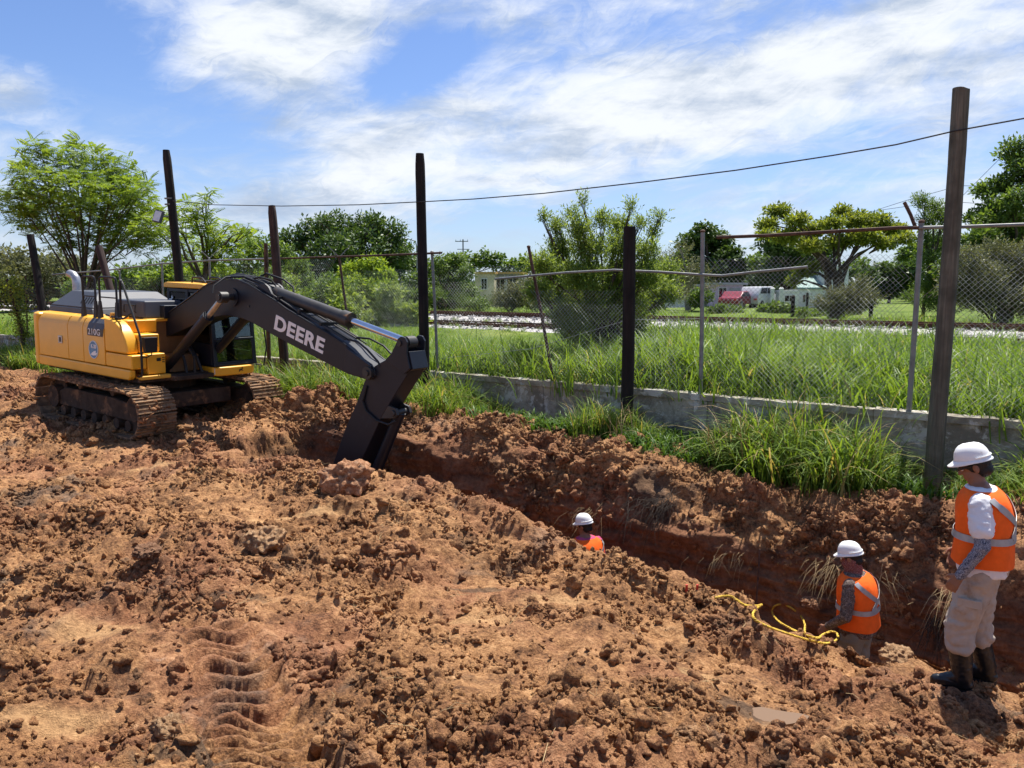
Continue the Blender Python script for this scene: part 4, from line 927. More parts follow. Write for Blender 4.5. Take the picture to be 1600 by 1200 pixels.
grow('flat_topped_tree', 'layered flat topped tree with bright crown standing before the white house', bp0, px_clumps([(1215, 330, 18), (1245, 345, 18), (1200, 350, 16), (1230, 370, 20), (1270, 360, 22), (1300, 350, 18), (1315, 330, 13), (1340, 345, 24), (1370, 345, 22), (1395, 360, 20), (1415, 372, 14), (1350, 370, 24), (1310, 378, 20), (1385, 380, 18), (1265, 385, 18), (1195, 365, 10), (1255, 425, 14), (1240, 440, 10), (1270, 418, 12)], bp0, d, 15, 1.6), BR, .66, 95, 'leaf_top', trunk_r=.2, fork=.36, seed=15, stems=3, flat_=.55, shell=.3)
d = 70.; bp0 = base_at(1230, d)
grow('round_tree', 'dark green tree behind the flat topped tree', bp0, px_clumps([(1205, 375, 20), (1225, 395, 24), (1255, 400, 24), (1280, 410, 22), (1210, 425, 22), (1240, 430, 24), (1185, 440, 18), (1290, 390, 18)], bp0, d, 16, 2), BR2, 1.1, 100, 'leaf_dark', trunk_r=.3, fork=.3, seed=16)
d = 40.; bp0 = base_at(1320, d)
grow('scrub_bush', 'grey green scrub around the foot of the flat topped tree', bp0, px_clumps([(1300, 468, 12), (1322, 464, 13), (1345, 462, 14), (1282, 480, 12), (1308, 480, 14), (1340, 480, 15), (1360, 474, 12), (1345, 448, 9)], bp0, d, 17, 1.2), WI, .75, 80, 'leaf_grey', trunk_r=.06, fork=.15, seed=17, cat='bush', stems=3)
d = 85.; bp0 = base_at(1390, d)
grow('round_tree', 'far dark trees at the end of the open meadow', bp0, px_clumps([(1360, 432, 14), (1380, 425, 16), (1405, 428, 16), (1425, 420, 16), (1395, 445, 18), (1370, 450, 14), (1420, 445, 16)], bp0, d, 18, 2), BR2, 1.2, 90, 'leaf_dark', trunk_r=.2, fork=.2, seed=18)
d = 38.; bp0 = base_at(1445, d)
grow('sparse_tree', 'thin sparse tree just left of the tall grey pole', bp0, px_clumps([(1440, 320, 12), (1460, 330, 14), (1450, 350, 14), (1475, 345, 14), (1445, 380, 12), (1465, 375, 14), (1450, 410, 16), (1470, 440, 18), (1445, 450, 14), (1460, 475, 16)], bp0, d, 19, 1.2), WI, .7, 85, 'leaf_mid', trunk_r=.09, fork=.4, seed=19, limb_r=.5)
d = 36.; bp0 = base_at(1570, d)
grow('broad_tree', 'tall dark green broad tree at the right behind the tall grey pole', bp0, px_clumps([(1585, 235, 22), (1600, 265, 26), (1570, 290, 20), (1540, 295, 16), (1590, 315, 26), (1555, 325, 22), (1525, 340, 16), (1610, 350, 30), (1570, 360, 28), (1535, 370, 22), (1510, 380, 14), (1595, 395, 28), (1555, 400, 24), (1640, 300, 34), (1640, 380, 34), (1520, 395, 16), (1500, 400, 18), (1480, 420, 18), (1530, 420, 24), (1575, 425, 26), (1545, 350, 22)], bp0, d, 20, 1.6), BR, .62, 105, 'leaf_mid', trunk_r=.2, fork=.3, seed=20, stems=2, shell=.3)
d = 31.; bp0 = base_at(1560, d)
grow('scrub_bush', 'wide grey green bush below the broad tree beside the tall grey pole', bp0, px_clumps([(1510, 410, 20), (1545, 405, 24), (1585, 410, 26), (1500, 440, 22), (1535, 440, 28), (1580, 445, 30), (1620, 440, 30), (1505, 470, 22), (1545, 475, 26), (1590, 480, 28), (1630, 480, 30), (1400+85, 455, 14)], bp0, d, 21, 1.2), WI, .70, 170, 'leaf_grey', trunk_r=.05, fork=.12, seed=21, cat='bush', stems=4)
d = 78.; bp0 = base_at(1165, d)
grow('scrub_bush', 'dark green bush beside the parked red car', base_at(1210, 52.), px_clumps([(1195, 486, 10), (1215, 484, 12), (1232, 488, 10), (1205, 491, 10), (1225, 491, 10)], base_at(1210, 52.), 52., 22, .8), BR, .7, 70, 'leaf_mid', trunk_r=.05, fork=.1, seed=22, cat='bush')
for k_, (pxs, dd, lab, lm) in enumerate((((600, 800), 120, 'far tree line between the domed tree and the cream house', 'leaf_mid'), ((1000, 1075), 110, 'far low trees behind the willow like bush', 'leaf_mid'), ((1150, 1215), 105, 'far green trees between the lilac house and the dark tree', 'leaf_mid'), ((-60, 140), 100, 'distant grey green trees behind the feathery tree', 'leaf_grey'), ((1420, 1640), 95, 'distant trees behind the broad tree on the right', 'leaf_mid'), ((1290, 1450), 115, 'distant tree line closing the open meadow', 'leaf_mid'), ((820, 1010), 115, 'distant trees hidden behind the large willow like bush', 'leaf_mid'))):
    bp0 = base_at(sum(pxs)/2, dd); r = random.Random(k_+60)
    lst = [(pxs[0]+(pxs[1]-pxs[0])*i/9, (430 if k_ != 4 else 405)+r.uniform(-14, 8)-(12 if k_ == 0 else 6), r.uniform(12, 18)) for i in range(10)]+[(pxs[0]+(pxs[1]-pxs[0])*i/9, 452, 15) for i in range(10)]
    grow('distant_tree', lab, bp0, px_clumps(lst, bp0, dd, k_+70, 3), BR2, 1.5, 55, lm, trunk_r=.25, fork=.2, seed=60+k_)
# hedge of scrub beyond the rails and thicket behind the left fence
hr = random.Random(99)
hedge = {648: 'directly behind the tall black pole', 694: 'between the black pole and the cream house', 832: 'left of the large willow like bush',
         1000: 'just right of the large willow like bush', 1040: 'before the half bare grey tree', 1080: 'between the half bare tree and the lilac house', 1125: 'below the lilac house', 1221: 'before the small white block',
         1269: 'before the green roofed house', 1317: 'left of the flat topped tree trunk', 1440: 'below the thin sparse tree', 1470: 'directly behind the tall grey pole'}
for px_, where in hedge.items():
    dd = hr.uniform(44, 56); low = 1090 < px_ < 1345; top = (486 if low else 460)+hr.uniform(-5, 5); bp0 = base_at(px_, dd)
    lst = [(px_+hr.uniform(-30, 30), top+hr.uniform(0, 14 if not low else 6), hr.uniform(8, 13)*(.7 if low else 1)) for _ in range(7)]
    grow('hedge_bush', ('low scrub bush beyond the rails ' if low else 'scrub bush beyond the rails ')+where, bp0, px_clumps(lst, bp0, dd, px_, 1.0), BR if hr.random() < .6 else WI, .62, 34, hr.choice(('leaf_mid', 'leaf_olive', 'leaf_mid', 'leaf_grey')), trunk_r=.05, fork=.15, seed=px_, cat='bush', group='hedge bushes beyond the railway')
thick = {155: (440, 'behind the short brown post'), 205: (432, 'left of the pole with the floodlight'), 265: (428, 'directly behind the pole with the floodlight'), 330: (425, 'under the bright feathery tree'), 395: (420, 'left of the reddish brown pole'),
         455: (430, 'right of the reddish brown pole'), 505: (440, 'left of the small rounded tree'), 560: (462, 'below the small rounded tree'), 620: (455, 'left of the tall black pole')}
for px_, (tp, where) in thick.items():
    dd = hr.uniform(33, 38); bp0 = base_at(px_, dd); lst = [(px_+hr.uniform(-36, 36), tp+hr.uniform(0, 55), hr.uniform(14, 22)) for _ in range(9)]
    grow('thicket_bush', 'dense green thicket bush beyond the fence '+where, bp0, px_clumps(lst, bp0, dd, px_, 1.2), BR, .56, 48, hr.choice(('leaf_mid', 'leaf_feather', 'leaf_olive')), trunk_r=.07, fork=.15, seed=px_+7, cat='bush', group='thicket bushes behind the fence')
# vine-covered post at far left
vb = Vector(an(-26.6, 11.0, .3)); vb = Vector(at_n(38, 520, 11.3)); vb.z = .3
vr = empty('vine_covered_post', vb, (0, 0, 0), 'leaning post smothered in yellow green vines at the fence corner', 'post')
MB().tube([(0, 0, -.1), (-.1, 0, 1.4), (-.45, 0, 2.9)], [.07, .065, .05], 8).build('post', M['wood_brown'], vr, True)
rg = np.random.default_rng(5); tt = rg.random(420)**.7; cx = -.45*tt**2; rad = .16+.40*tt**3
vp = np.stack([cx+rg.normal(0, 1, 420)*rad*.75, rg.normal(0, 1, 420)*rad*.75, .1+tt*2.85+rg.normal(0, .08, 420)], -1)
V, F_ = leaves(vp, BR, .30, rg, .7); link('vine_leaves', np_mesh('vine', V, F_), M['leaf_top'], vr)

# ================================================================== EXCAVATOR (local x forward, y to its left, z up)
exc = empty('excavator', (-7.133, 15.603, .2275), (0, .0332, -.6119), 'yellow tracked excavator with black boom digging the trench', 'excavator')
def text_mesh(txt, size, bold=0, depth=.004, sx=1.0):
    cu = bpy.data.curves.new('txt', 'FONT'); cu.body = txt; cu.size = size; cu.offset = bold; cu.extrude = depth; cu.align_x = 'LEFT'; cu.space_character = 1.08
    o = bpy.data.objects.new('txt', cu); COL.objects.link(o); dg = bpy.context.evaluated_depsgraph_get(); dg.update()
    me = bpy.data.meshes.new_from_object(o.evaluated_get(dg)); bpy.data.objects.remove(o)
    P = np.array([v_.co for v_ in me.vertices]); P[:, 0] -= P[:, 0].min(); P[:, 1] -= P[:, 1].min(); P[:, 0] *= sx
    for v_, q in zip(me.vertices, P): v_.co = q
    return me, P[:, 0].max(), P[:, 1].max()
def on_right(o, x, y, z, rot=0):       # lay a text / decal mesh on a face that looks to the machine's right (-y)
    o.rotation_euler = (R(90), -rot, 0); o.location = (x, y, z)
# --- undercarriage
fr = MB().box(-1.2, 1.1, -.8, .8, .42, .72).cyl((0, 0, .70), (0, 0, .98), .62, None, 28)
fr.bar((.9, -.9, .5), (.3, 0, .6), .35, .25).bar((.9, .9, .5), (.3, 0, .6), .35, .25).bar((-.9, -.9, .5), (-.3, 0, .6), .35, .25).bar((-.9, .9, .5), (-.3, 0, .6), .35, .25)
fr.build('centre_frame', M['frame_mud'], exc, bevel=.02)
def stadium(n, x0=-1.62, x1=1.38, zc=.46, r_=.40):
    L1 = x1-x0; tot = 2*L1+2*math.pi*r_; out = []
    for i in range(n):
        s_ = (i/n)*tot
        if s_ < L1: out.append((x0+s_, zc+r_, 0))
        elif s_ < L1+math.pi*r_: t = (s_-L1)/r_; out.append((x1+r_*math.sin(t), zc+r_*math.cos(t), -t))
        elif s_ < 2*L1+math.pi*r_: out.append((x1-(s_-L1-math.pi*r_), zc-r_, -math.pi))
        else: t = (s_-2*L1-math.pi*r_)/r_; out.append((x0-r_*math.sin(t), zc-r_*math.cos(t), -math.pi-t))
    return out
shoe = MB().box(-.092, .092, -.36, .36, 0, .022).box(-.088, -.066, -.36, .36, .022, .05).box(-.012, .012, -.36, .36, .022, .045).box(.066, .088, -.36, .36, .022, .05).box(-.07, .07, -.10, -.04, -.06, 0).box(-.07, .07, .04, .10, -.06, 0).mesh('shoe')
shoe.materials.append(M['track_steel'])
for sy in (-1, 1):
    yc = sy*1.2
    tf = MB().prism([(-1.5, .30), (1.3, .30), (1.42, .42), (1.3, .62), (.5, .68), (-1.2, .68), (-1.55, .55)], yc-.17, yc+.17).build('track_frame', M['frame_mud'], exc, bevel=.03)
    for i in range(7): MB().cyl((-1.25+.4*i, yc-.2, .22), (-1.25+.4*i, yc+.2, .22), .10, None, 14).build('roller', M['frame_mud'], tf, True)
    for x_ in (-.7, .5): MB().cyl((x_, yc-.12, .76), (x_, yc+.12, .76), .075, None, 12).build('carrier_roller', M['frame_mud'], tf, True)
    MB().cyl((1.38, yc-.16, .46), (1.38, yc+.16, .46), .34, None, 22).cyl((1.38, yc-.2, .46), (1.38, yc+.2, .46), .14, None, 14).build('idler_wheel', M['frame_mud'], tf, True)
    sp_ = MB(); pr = []
    for i in range(42): rr = .36 if i % 2 else .31; pr.append((-1.62+rr*math.cos(i/21*math.pi), .46+rr*math.sin(i/21*math.pi)))
    sp_.prism(pr, yc-.05, yc+.05).cyl((-1.62, yc-.21, .46), (-1.62, yc+.21, .46), .22, None, 18).build('sprocket', M['frame_mud'], tf)
    tr = MB().bar((-1.62, yc, .80), (1.38, yc, .80), .30, .05).bar((-1.62, yc, .115), (1.38, yc, .115), .30, .05).build('track', M['frame_mud'], exc)
    tr['label'] = 'mud caked steel crawler track'
    for i, (x_, z_, an_) in enumerate(stadium(44)):
        o = link('shoe', shoe, None, tr); o.location = (x_, yc, z_); o.rotation_euler = (random.gauss(0, .008), -an_, 0)
    # mud packed on the shoes
    mud = MB(); rr = random.Random(sy+5); V_, F_l = [], []; off = 0
    lm = [lump_mesh('m', 300+k, 1, .4) for k in range(4)]
    lv = [(np.array([v_.co for v_ in q.vertices]), np.array([p.vertices[:] for p in q.polygons])) for q in lm]
    for k in range(420):
        st = stadium(400)[rr.randrange(0, 400)]
        if st[1] < .3 and rr.random() < .7: continue
        v0, f0 = lv[k % 4]; s_ = rr.uniform(.02, .07); Rm = np.array(Euler((rr.uniform(0, 6), rr.uniform(0, 6), rr.uniform(0, 6))).to_matrix())
        nrm = np.array([-math.sin(st[2])*1.0, 0, math.cos(st[2])]); c = np.array([st[0], yc+rr.uniform(-.36, .36), st[1]])+np.array([math.sin(-st[2]), 0, math.cos(st[2])])*.03
        V_.append((v0*s_*np.array([1.3, 1.3, .6])[None])@Rm.T*np.array([1, 1, .8])+c); F_l.append(f0+off); off += len(v0)
    mo = link('caked_mud', np_mesh('caked_mud', np.concatenate(V_), np.concatenate(F_l), True), M['clod'], tr); mo['kind'] = 'stuff'
# --- upper structure
MB().box(-2.35, 1.15, -1.15, 1.15, .97, 1.08).box(1.15, 1.30, -.55, .3, .97, 1.06).build('deck', M['frame_mud'], exc, bevel=.02)
cwp = [(-2.42, -1.28), (-2.62, -1.27), (-2.78, -1.16), (-2.90, -.85), (-2.97, -.4), (-2.99, 0), (-2.97, .4), (-2.90, .85), (-2.78, 1.16), (-2.62, 1.27), (-2.42, 1.28)]
MB().prism(cwp, 1.02, 2.10, 'z').build('counterweight', M['yellow'], exc, bevel=.07, bseg=3)
MB().box(-2.41, .2, -1.17, 1.2, 1.085, 2.04).build('engine_bay', M['yellow_dirty'], exc, bevel=.02)
def side_panel(x0, x1, name='side_door', yo=-1.27):
    sgn = -1 if yo < 0 else 1; prof = [(yo, 1.235), (yo, 1.90), (yo-sgn*.035, 2.01), (yo-sgn*.10, 2.09), (yo-sgn*.20, 2.125), (yo-sgn*.50, 2.135), (yo-sgn*.50, 2.05), (yo-sgn*.07, 2.045), (yo-sgn*.07, 1.235)]
    return MB().prism(prof, x0, x1, 'x').build(name, M['yellow'], exc, bevel=.012)
dr = side_panel(-2.40, -1.19); MB().box(-1.56, -1.40, -1.285, -1.272, 1.53, 1.68).build('latch', M['exhaust'], dr, bevel=.004); MB().box(-1.50, -1.45, -1.295, -1.286, 1.56, 1.65).build('latch_lever', M['sticker_black'], dr)
side_panel(-1.175, -.59); d3 = side_panel(-.575, .205)
side_panel(-2.40, -.3, yo=1.27)
MB().prism([(-2.41, 1.03), (1.04, 1.03), (1.10, 1.09), (1.10, 1.22), (-2.41, 1.225)], -1.29, -1.175).build('side_skirt', M['yellow'], exc, bevel=.03, bseg=3)
MB().prism([(-2.41, 1.03), (-.3, 1.03), (-.3, 1.225), (-2.41, 1.225)], 1.175, 1.29).build('side_skirt', M['yellow'], exc, bevel=.03)
fq = [(.22, 1.505), (.985, 1.505), (.975, 1.62), (.93, 1.76), (.85, 1.89), (.74, 1.99), (.60, 2.07), (.45, 2.11), (.22, 2.13)]
MB().prism(fq, -1.27, -1.04).build('curved_cover', M['yellow'], exc, bevel=.035, bseg=3)
MB().box(.22, 1.13, -1.265, -.98, 1.232, 1.49).build('toolbox', M['yellow'], exc, bevel=.025, bseg=3)
tb = MB().box(.22, 1.15, -.972, -.62, 1.12, 1.50).build('toolbox', M['yellow'], exc, bevel=.02, bseg=3)
MB().box(1.151, 1.158, -.80, -.72, 1.36, 1.42).build('slot', M['sticker_black'], tb)
for z_ in (1.34, 1.38, 1.42): MB().box(1.151, 1.158, -.69, -.645, z_-.008, z_+.008).build('slot', M['sticker_black'], tb)
MB().box(.60, 1.22, -1.15, -.56, 1.035, 1.105).build('step', M['yellow_dirty'], exc, bevel=.015)
MB().box(.22, .965, -1.03, -.62, 1.51, 1.85).build('fuel_tank', M['yellow'], exc, bevel=.025, bseg=3)
MB().box(.966, .972, -.80, -.74, 1.66, 1.69).box(.966, .971, -.98, -.66, 1.625, 1.632).build('tank_catch', M['sticker_black'], exc)
MB().box(.22, .60, -1.03, -.45, 1.855, 2.09).build('tank_top', M['yellow'], exc, bevel=.02)
MB().box(-.4, .55, -.62, .22, 2.05, 2.10).build('walkway', M['yellow_dirty'], exc, bevel=.01)
MB().box(.1, .5, -.6, .22, 1.09, 2.045).build('valve_bay', M['plate_brown'], exc)
MB().box(.5, .95, -.42, .2, 1.09, 1.42).build('swing_motor_cover', M['plate_brown'], exc, bevel=.02)
MB().tube([(.6, -.1, 1.4), (.9, -.15, 1.5), (1.1, -.2, 1.3), (1.15, -.2, 1.08)], .03, 8).tube([(.6, .1, 1.4), (.85, .08, 1.55), (1.12, .05, 1.35), (1.2, .1, 1.08)], .03, 8).tube([(.55, 0, 1.42), (.9, -.05, 1.62), (1.18, -.05, 1.4), (1.2, -.06, 1.08)], .025, 8).build('valve_hoses', M['black_rubber'], exc, True)
# engine hood
hd_ = MB().frus((-2.55, -.70, -1.0, .95), 2.10, (-2.5, -.78, -.98, .93), 2.24).build('hood', M['grey_hood'], exc, bevel=.02)
MB().frus((-2.5, -.78, -.98, .93), 2.243, (-2.16, -1.10, -.68, .6), 2.56).build('hood_dome', M['grey_hood'], hd_, bevel=.03)
gv = MB()
for i in range(5): gv.bar((-1.35+.10*i, -.905, 2.335), (-1.40+.10*i, -.80, 2.45), .012, .012)
gv.build('grille', M['sticker_black'], hd_)
MB().frus((-.69, .43, -.60, .24), 2.105, (-.66, .38, -.56, .22), 2.44).build('rear_hood', M['grey_hood'], exc, bevel=.035, bseg=3)
MB().tube([(-.25, -.60, 2.20), (-.25, -.625, 2.22), (-.25, -.61, 2.35), (.15, -.61, 2.35), (.15, -.625, 2.22), (.15, -.60, 2.20)], .012, 6).build('hood_handle', M['black_rubber'], exc, True)
MB().box(.46, .62, -.30, .20, 2.11, 2.36).build('battery_box', M['black_paint'], exc, bevel=.015)
MB().tube([(-2.28, -.52, 2.50), (-2.28, -.52, 2.70), (-2.30, -.52, 2.80), (-2.37, -.53, 2.87), (-2.50, -.55, 2.90)], [.085, .085, .085, .083, .082], 16).build('exhaust_pipe', M['exhaust'], exc, True)
# handrails
RL = lambda pts, r_=.021: MB().tube(pts, r_, 8)
def rounded(pts, rr=.07):
    out = [Vector(pts[0])]
    for a, b, c in zip(pts[:-2], pts[1:-1], pts[2:]):
        a, b, c = Vector(a), Vector(b), Vector(c); out += [b+(a-b).normalized()*rr, b+((a-b).normalized()+(c-b).normalized())*rr*.3, b+(c-b).normalized()*rr]
    return out+[Vector(pts[-1])]
for x0, x1 in ((-.80, -.33), (-.17, .44)):
    h_ = RL(rounded([(x0, -1.12, 2.10), (x0, -1.12, 2.88), (x1, -1.12, 2.88), (x1, -1.12, 2.10)])).tube([(x0, -1.12, 2.50), (x1, -1.12, 2.50)], .014, 6)
    for x_ in (x0, x1): h_.frus((x_-.06, x_+.06, -1.15, -1.09), 2.10, (x_-.025, x_+.025, -1.14, -1.10), 2.42)
    h_.build('handrail', M['black_rubber'], exc, True)
RL(rounded([(.56, -1.12, 2.12), (.58, -1.12, 2.86), (.66, -1.13, 2.82), (1.24, -1.14, 1.82), (1.25, -1.14, 1.10), (1.10, -1.14, 1.10)], .08), .022).build('handrail', M['black_rubber'], exc, True)
RL(rounded([(.0, -1.10, 2.17), (.35, -1.16, 2.15), (.72, -1.16, 2.13), (.98, -1.13, 2.26)], .06), .020).build('lower_rail', M['black_rubber'], exc, True)
MB().cyl((.28, -1.12, 2.11), (.28, -1.12, 2.22), .055, .05, 14).build('beacon', M['yellow_dirty'], exc, True)
MB().frus((1.20, 1.29, -1.08, -.86), 1.54, (1.19, 1.30, -1.10, -.85), 1.82).tube([(1.25, -1.14, 1.46), (1.27, -1.05, 1.46), (1.27, -.96, 1.50), (1.27, -.96, 1.58)], .012, 6).build('mirror', M['black_rubber'], exc, bevel=.02)
# decals
st = MB().prism([(-.40, 1.765), (.165, 1.765), (.205, 1.90), (.205, 1.903), (-.40, 1.90)], -1.2755, -1.2715).build('model_plate', M['sticker_black'], exc)
MB().add([(-.40, -1.2735, 1.90), (.205, -1.2735, 1.90), (.205, -1.2385, 2.012), (-.38, -1.2385, 2.012), (.205, -1.17, 2.094), (-.35, -1.17, 2.094)], [(0, 1, 2, 3), (3, 2, 4, 5)]).build('plate_top', M['grey_hood'], st)
me, wx, wy = text_mesh('210G', .17, .0, .0025, 1.15); o = link('model_number', me, M['white_letter'], st); on_right(o, -.36, -1.278, 1.785)
ds = MB().cyl((-.19, -1.2715, 1.50), (-.19, -1.2755, 1.50), .165, None, 36).build('round_emblem', M['sticker_blue'], exc, True)
rgp = [(-.19+.165*math.cos(t/20*math.pi), 1.50+.165*math.sin(t/20*math.pi)) for t in range(40)]
MB().tube([(p[0], -1.276, p[1]) for p in rgp+rgp[:1]], .009, 5).build('emblem_rim', M['sticker_pale'], ds)
me, wx, wy = text_mesh('K-20', .10, .004, .002, .9); o = link('emblem_number', me, M['white_letter'], ds); on_right(o, -.19-wx*.5+.01, -1.278, 1.525)
MB().prism([(-.30, 1.40), (-.22, 1.385), (-.10, 1.40), (-.06, 1.45), (-.12, 1.445), (-.10, 1.485), (-.17, 1.475), (-.25, 1.44)], -1.2785, -1.276).build('emblem_swoosh', M['white_letter'], ds)
# --- cab
CX0, CX1, CY0, CY1, CZ0, CZ1 = -.22, 1.32, .27, 1.27, 1.17, 2.66
MB().prism([(CX0, CY0), (1.26, CY0), (1.37, CY0+.10), (1.40, .6), (1.40, .95), (1.36, CY1-.12), (1.24, CY1), (CX0, CY1)], .985, 1.165, 'z').build('cab_skirt', M['yellow'], exc, bevel=.03, bseg=3)
cf = MB()
def corner(x, y, x2=None): cf.bar((x, y, CZ0), (x if x2 is None else x2, y, CZ1), .09, .09)
for (x, y, x2) in ((CX0+.05, CY0+.045, None), (CX0+.05, CY1-.045, None), (CX1-.02, CY0+.05, 1.16), (CX1-.02, CY1-.05, 1.16), (.50, CY0+.03, None), (.50, CY1-.03, None)): corner(x, y, x2)
cf.box(CX0, .55, CY0, CY0+.05, CZ0, 1.86).box(CX0, .55, CY1-.05, CY1, CZ0, 1.86).box(.55, 1.26, CY0, CY0+.045, CZ0, 1.62).box(.55, 1.26, CY1-.045, CY1, CZ0, 1.42)
cf.box(CX0, 1.2, CY0, CY1, 2.60, 2.675).box(CX0, CX1+.02, CY0, CY1, CZ0, CZ0+.05).bar((CX1-.045, CY0+.05, 1.70), (CX1-.045, CY1-.05, 1.70), .06, .05).bar((1.30, CY0+.05, 1.22), (1.30, CY1-.05, 1.22), .05, .08)
cf.build('cab_frame', M['black_paint'], exc, bevel=.015)
def pane(name, pts, mat='glass'): return MB().add(pts, [(0, 1, 2, 3)]).build(name, M[mat], exc)
def slabpane(name, p, off, mat='glass'):
    p = [Vector(q) for q in p]; off = Vector(off); return MB().add(p+[q+off for q in p], [(0,1,2,3),(7,6,5,4),(0,4,5,1),(1,5,6,2),(2,6,7,3),(3,7,4,0)]).build(name, M[mat], exc)
slabpane('windscreen', [(1.275, CY0+.1, 1.74), (1.275, CY1-.1, 1.74), (1.17, CY1-.1, 2.59), (1.17, CY0+.1, 2.59)], (.006, 0, 0))
slabpane('lower_windscreen', [(1.315, CY0+.1, 1.27), (1.315, CY1-.1, 1.27), (1.285, CY1-.1, 1.67), (1.285, CY0+.1, 1.67)], (.006, 0, 0))
slabpane('side_window', [(-.12, CY0+.02, 1.87), (.45, CY0+.02, 1.87), (.45, CY0+.02, 2.59), (-.12, CY0+.02, 2.59)], (0, .006, 0))
slabpane('side_window', [(.56, CY0+.02, 1.63), (1.24, CY0+.02, 1.63), (1.12, CY0+.02, 2.59), (.56, CY0+.02, 2.59)], (0, .006, 0))
slabpane('side_window', [(-.12, CY1-.02, 1.87), (.45, CY1-.02, 1.87), (.45, CY1-.02, 2.59), (-.12, CY1-.02, 2.59)], (0, -.006, 0))
slabpane('side_window', [(.56, CY1-.02, 1.43), (1.24, CY1-.02, 1.43), (1.12, CY1-.02, 2.59), (.56, CY1-.02, 2.59)], (0, -.006, 0))
slabpane('rear_window', [(CX0+.05, CY0+.1, 1.87), (CX0+.05, CY1-.1, 1.87), (CX0+.05, CY1-.1, 2.59), (CX0+.05, CY0+.1, 2.59)], (.006, 0, 0))
seat = MB().box(.1, .58, .52, 1.02, 1.5, 1.64).prism([(.05, 1.62), (.18, 1.62), (.06, 2.25), (-.05, 2.25)], .54, 1.0).box(.2, .55, .42, .50, 1.62, 1.78).box(.2, .55, 1.04, 1.12, 1.62, 1.78).box(.15, .5, .6, .95, 1.22, 1.5).build('seat', M['black_rubber'], exc, bevel=.03)
MB().tube([(.48, .46, 1.78), (.52, .46, 1.95)], .018, 6).tube([(.48, 1.08, 1.78), (.52, 1.08, 1.95)], .018, 6).box(1.0, 1.1, .42, .5, 1.5, 1.75).build('controls', M['black_rubber'], exc)
rf = MB().prism([(-.27, 2.685), (1.20, 2.685), (1.25, 2.70), (1.22, 2.755), (1.05, 2.785), (-.15, 2.795), (-.27, 2.765)], CY0-.04, CY1+.04).build('cab_roof', M['yellow'], exc, bevel=.02)
MB().tube(rounded([(.25, .55, 2.79), (.25, .55, 2.90), (.60, .55, 2.90), (.72, .55, 2.80)], .05), .018, 8).tube(rounded([(.25, .95, 2.79), (.25, .95, 2.90), (.60, .95, 2.90), (.72, .95, 2.80)], .05), .018, 8).box(.22, .62, .60, .92, 2.80, 2.845).build('roof_hatch', M['black_rubber'], rf, True)
# leaping deer mark on the rear cab post, and the mark on the skirt
deer = [(-.075, .02), (-.03, .045), (.02, .04), (.045, .075), (.06, .125), (.075, .08), (.095, .07), (.08, .055), (.06, .03), (.07, -.01), (.115, -.03), (.07, -.03), (.035, -.005), (-.02, -.005), (-.05, -.045), (-.10, -.06), (-.06, -.02), (-.09, 0)]
MB().prism([(-.075+.9*p[0], 2.42+.9*p[1]) for p in deer], CY0-.012, CY0-.002).build('deer_mark', M['white_letter'], exc)
MB().prism([(p[0]*.55+.83, p[1]*.55+1.075) for p in deer], 1.409, 1.412, 'x').build('deer_mark', M['sticker_black'], exc)
MB().box(1.30, 1.306, .30, .34, 1.02, 1.14).build('warning_label', M['sticker_pale'], exc).rotation_euler = (0, 0, 0)
MB().tube([(1.26, 1.30, 1.15), (1.36, 1.42, 1.12), (1.38, 1.48, 1.5), (1.28, 1.48, 2.0), (1.2, 1.3, 2.3)], .016, 8).build('grab_rail', M['black_rubber'], exc, True)
# --- boom
boom_poly = [(-.22, 1.72), (-.16, 1.86), (-.02, 1.93), (.54, 2.17), (1.33, 2.52), (1.83, 2.76), (2.05, 2.84), (2.25, 2.885), (2.55, 2.915), (2.82, 2.905), (3.14, 2.83), (3.46, 2.73), (3.87, 2.575), (4.16, 2.45), (5.11, 2.13), (5.47, 2.00), (5.70, 1.90), (5.93, 1.77), (6.12, 1.70), (6.21, 1.62),
             (6.22, 1.53), (6.15, 1.46), (6.02, 1.45), (5.6, 1.50), (5.33, 1.57), (4.92, 1.68), (4.35, 1.83), (3.75, 2.00), (3.23, 2.165), (2.95, 2.225), (2.79, 2.245), (2.55, 2.26), (2.34, 2.25), (1.92, 2.175), (1.62, 2.085), (.65, 1.78), (.02, 1.62), (-.12, 1.62)]
bo_ = MB().prism(boom_poly, -.20, .20).build('boom', M['black_paint'], exc, bevel=.012)
# flange strips along the edges of the side plates, pins and bosses
fl_ = MB()
tl = [(.54, 2.17), (1.33, 2.52), (1.83, 2.76), (2.25, 2.885), (2.55, 2.915), (2.82, 2.905), (3.14, 2.83), (3.87, 2.575), (4.16, 2.45), (5.11, 2.13), (5.6, 1.945)]
for y in (-.215, .215):
    fl_.tube([(p[0], y, p[1]+.012) for p in tl], .012, 6)
fl_.build('edge_plates', M['black_paint'], bo_, True)
MB().cyl((6.09, -.26, 1.565), (6.09, .26, 1.565), .10, None, 20).cyl((6.09, -.285, 1.565), (6.09, .285, 1.565), .05, None, 16).build('arm_pin', M['dark_steel'], bo_, True)
MB().prism([(5.55, 1.55), (5.60, 1.93), (5.75, 1.86), (6.15, 1.68), (6.19, 1.50), (6.05, 1.47)], -.235, -.203).prism([(5.55, 1.55), (5.60, 1.93), (5.75, 1.86), (6.15, 1.68), (6.19, 1.50), (6.05, 1.47)], .203, .235).build('nose_plate', M['black_paint'], bo_, bevel=.008)
MB().cyl((2.68, -.225, 2.60), (2.68, -.205, 2.60), .16, None, 28).cyl((2.68, .205, 2.60), (2.68, .225, 2.60), .16, None, 28).build('pin_boss', M['black_paint'], bo_, True)
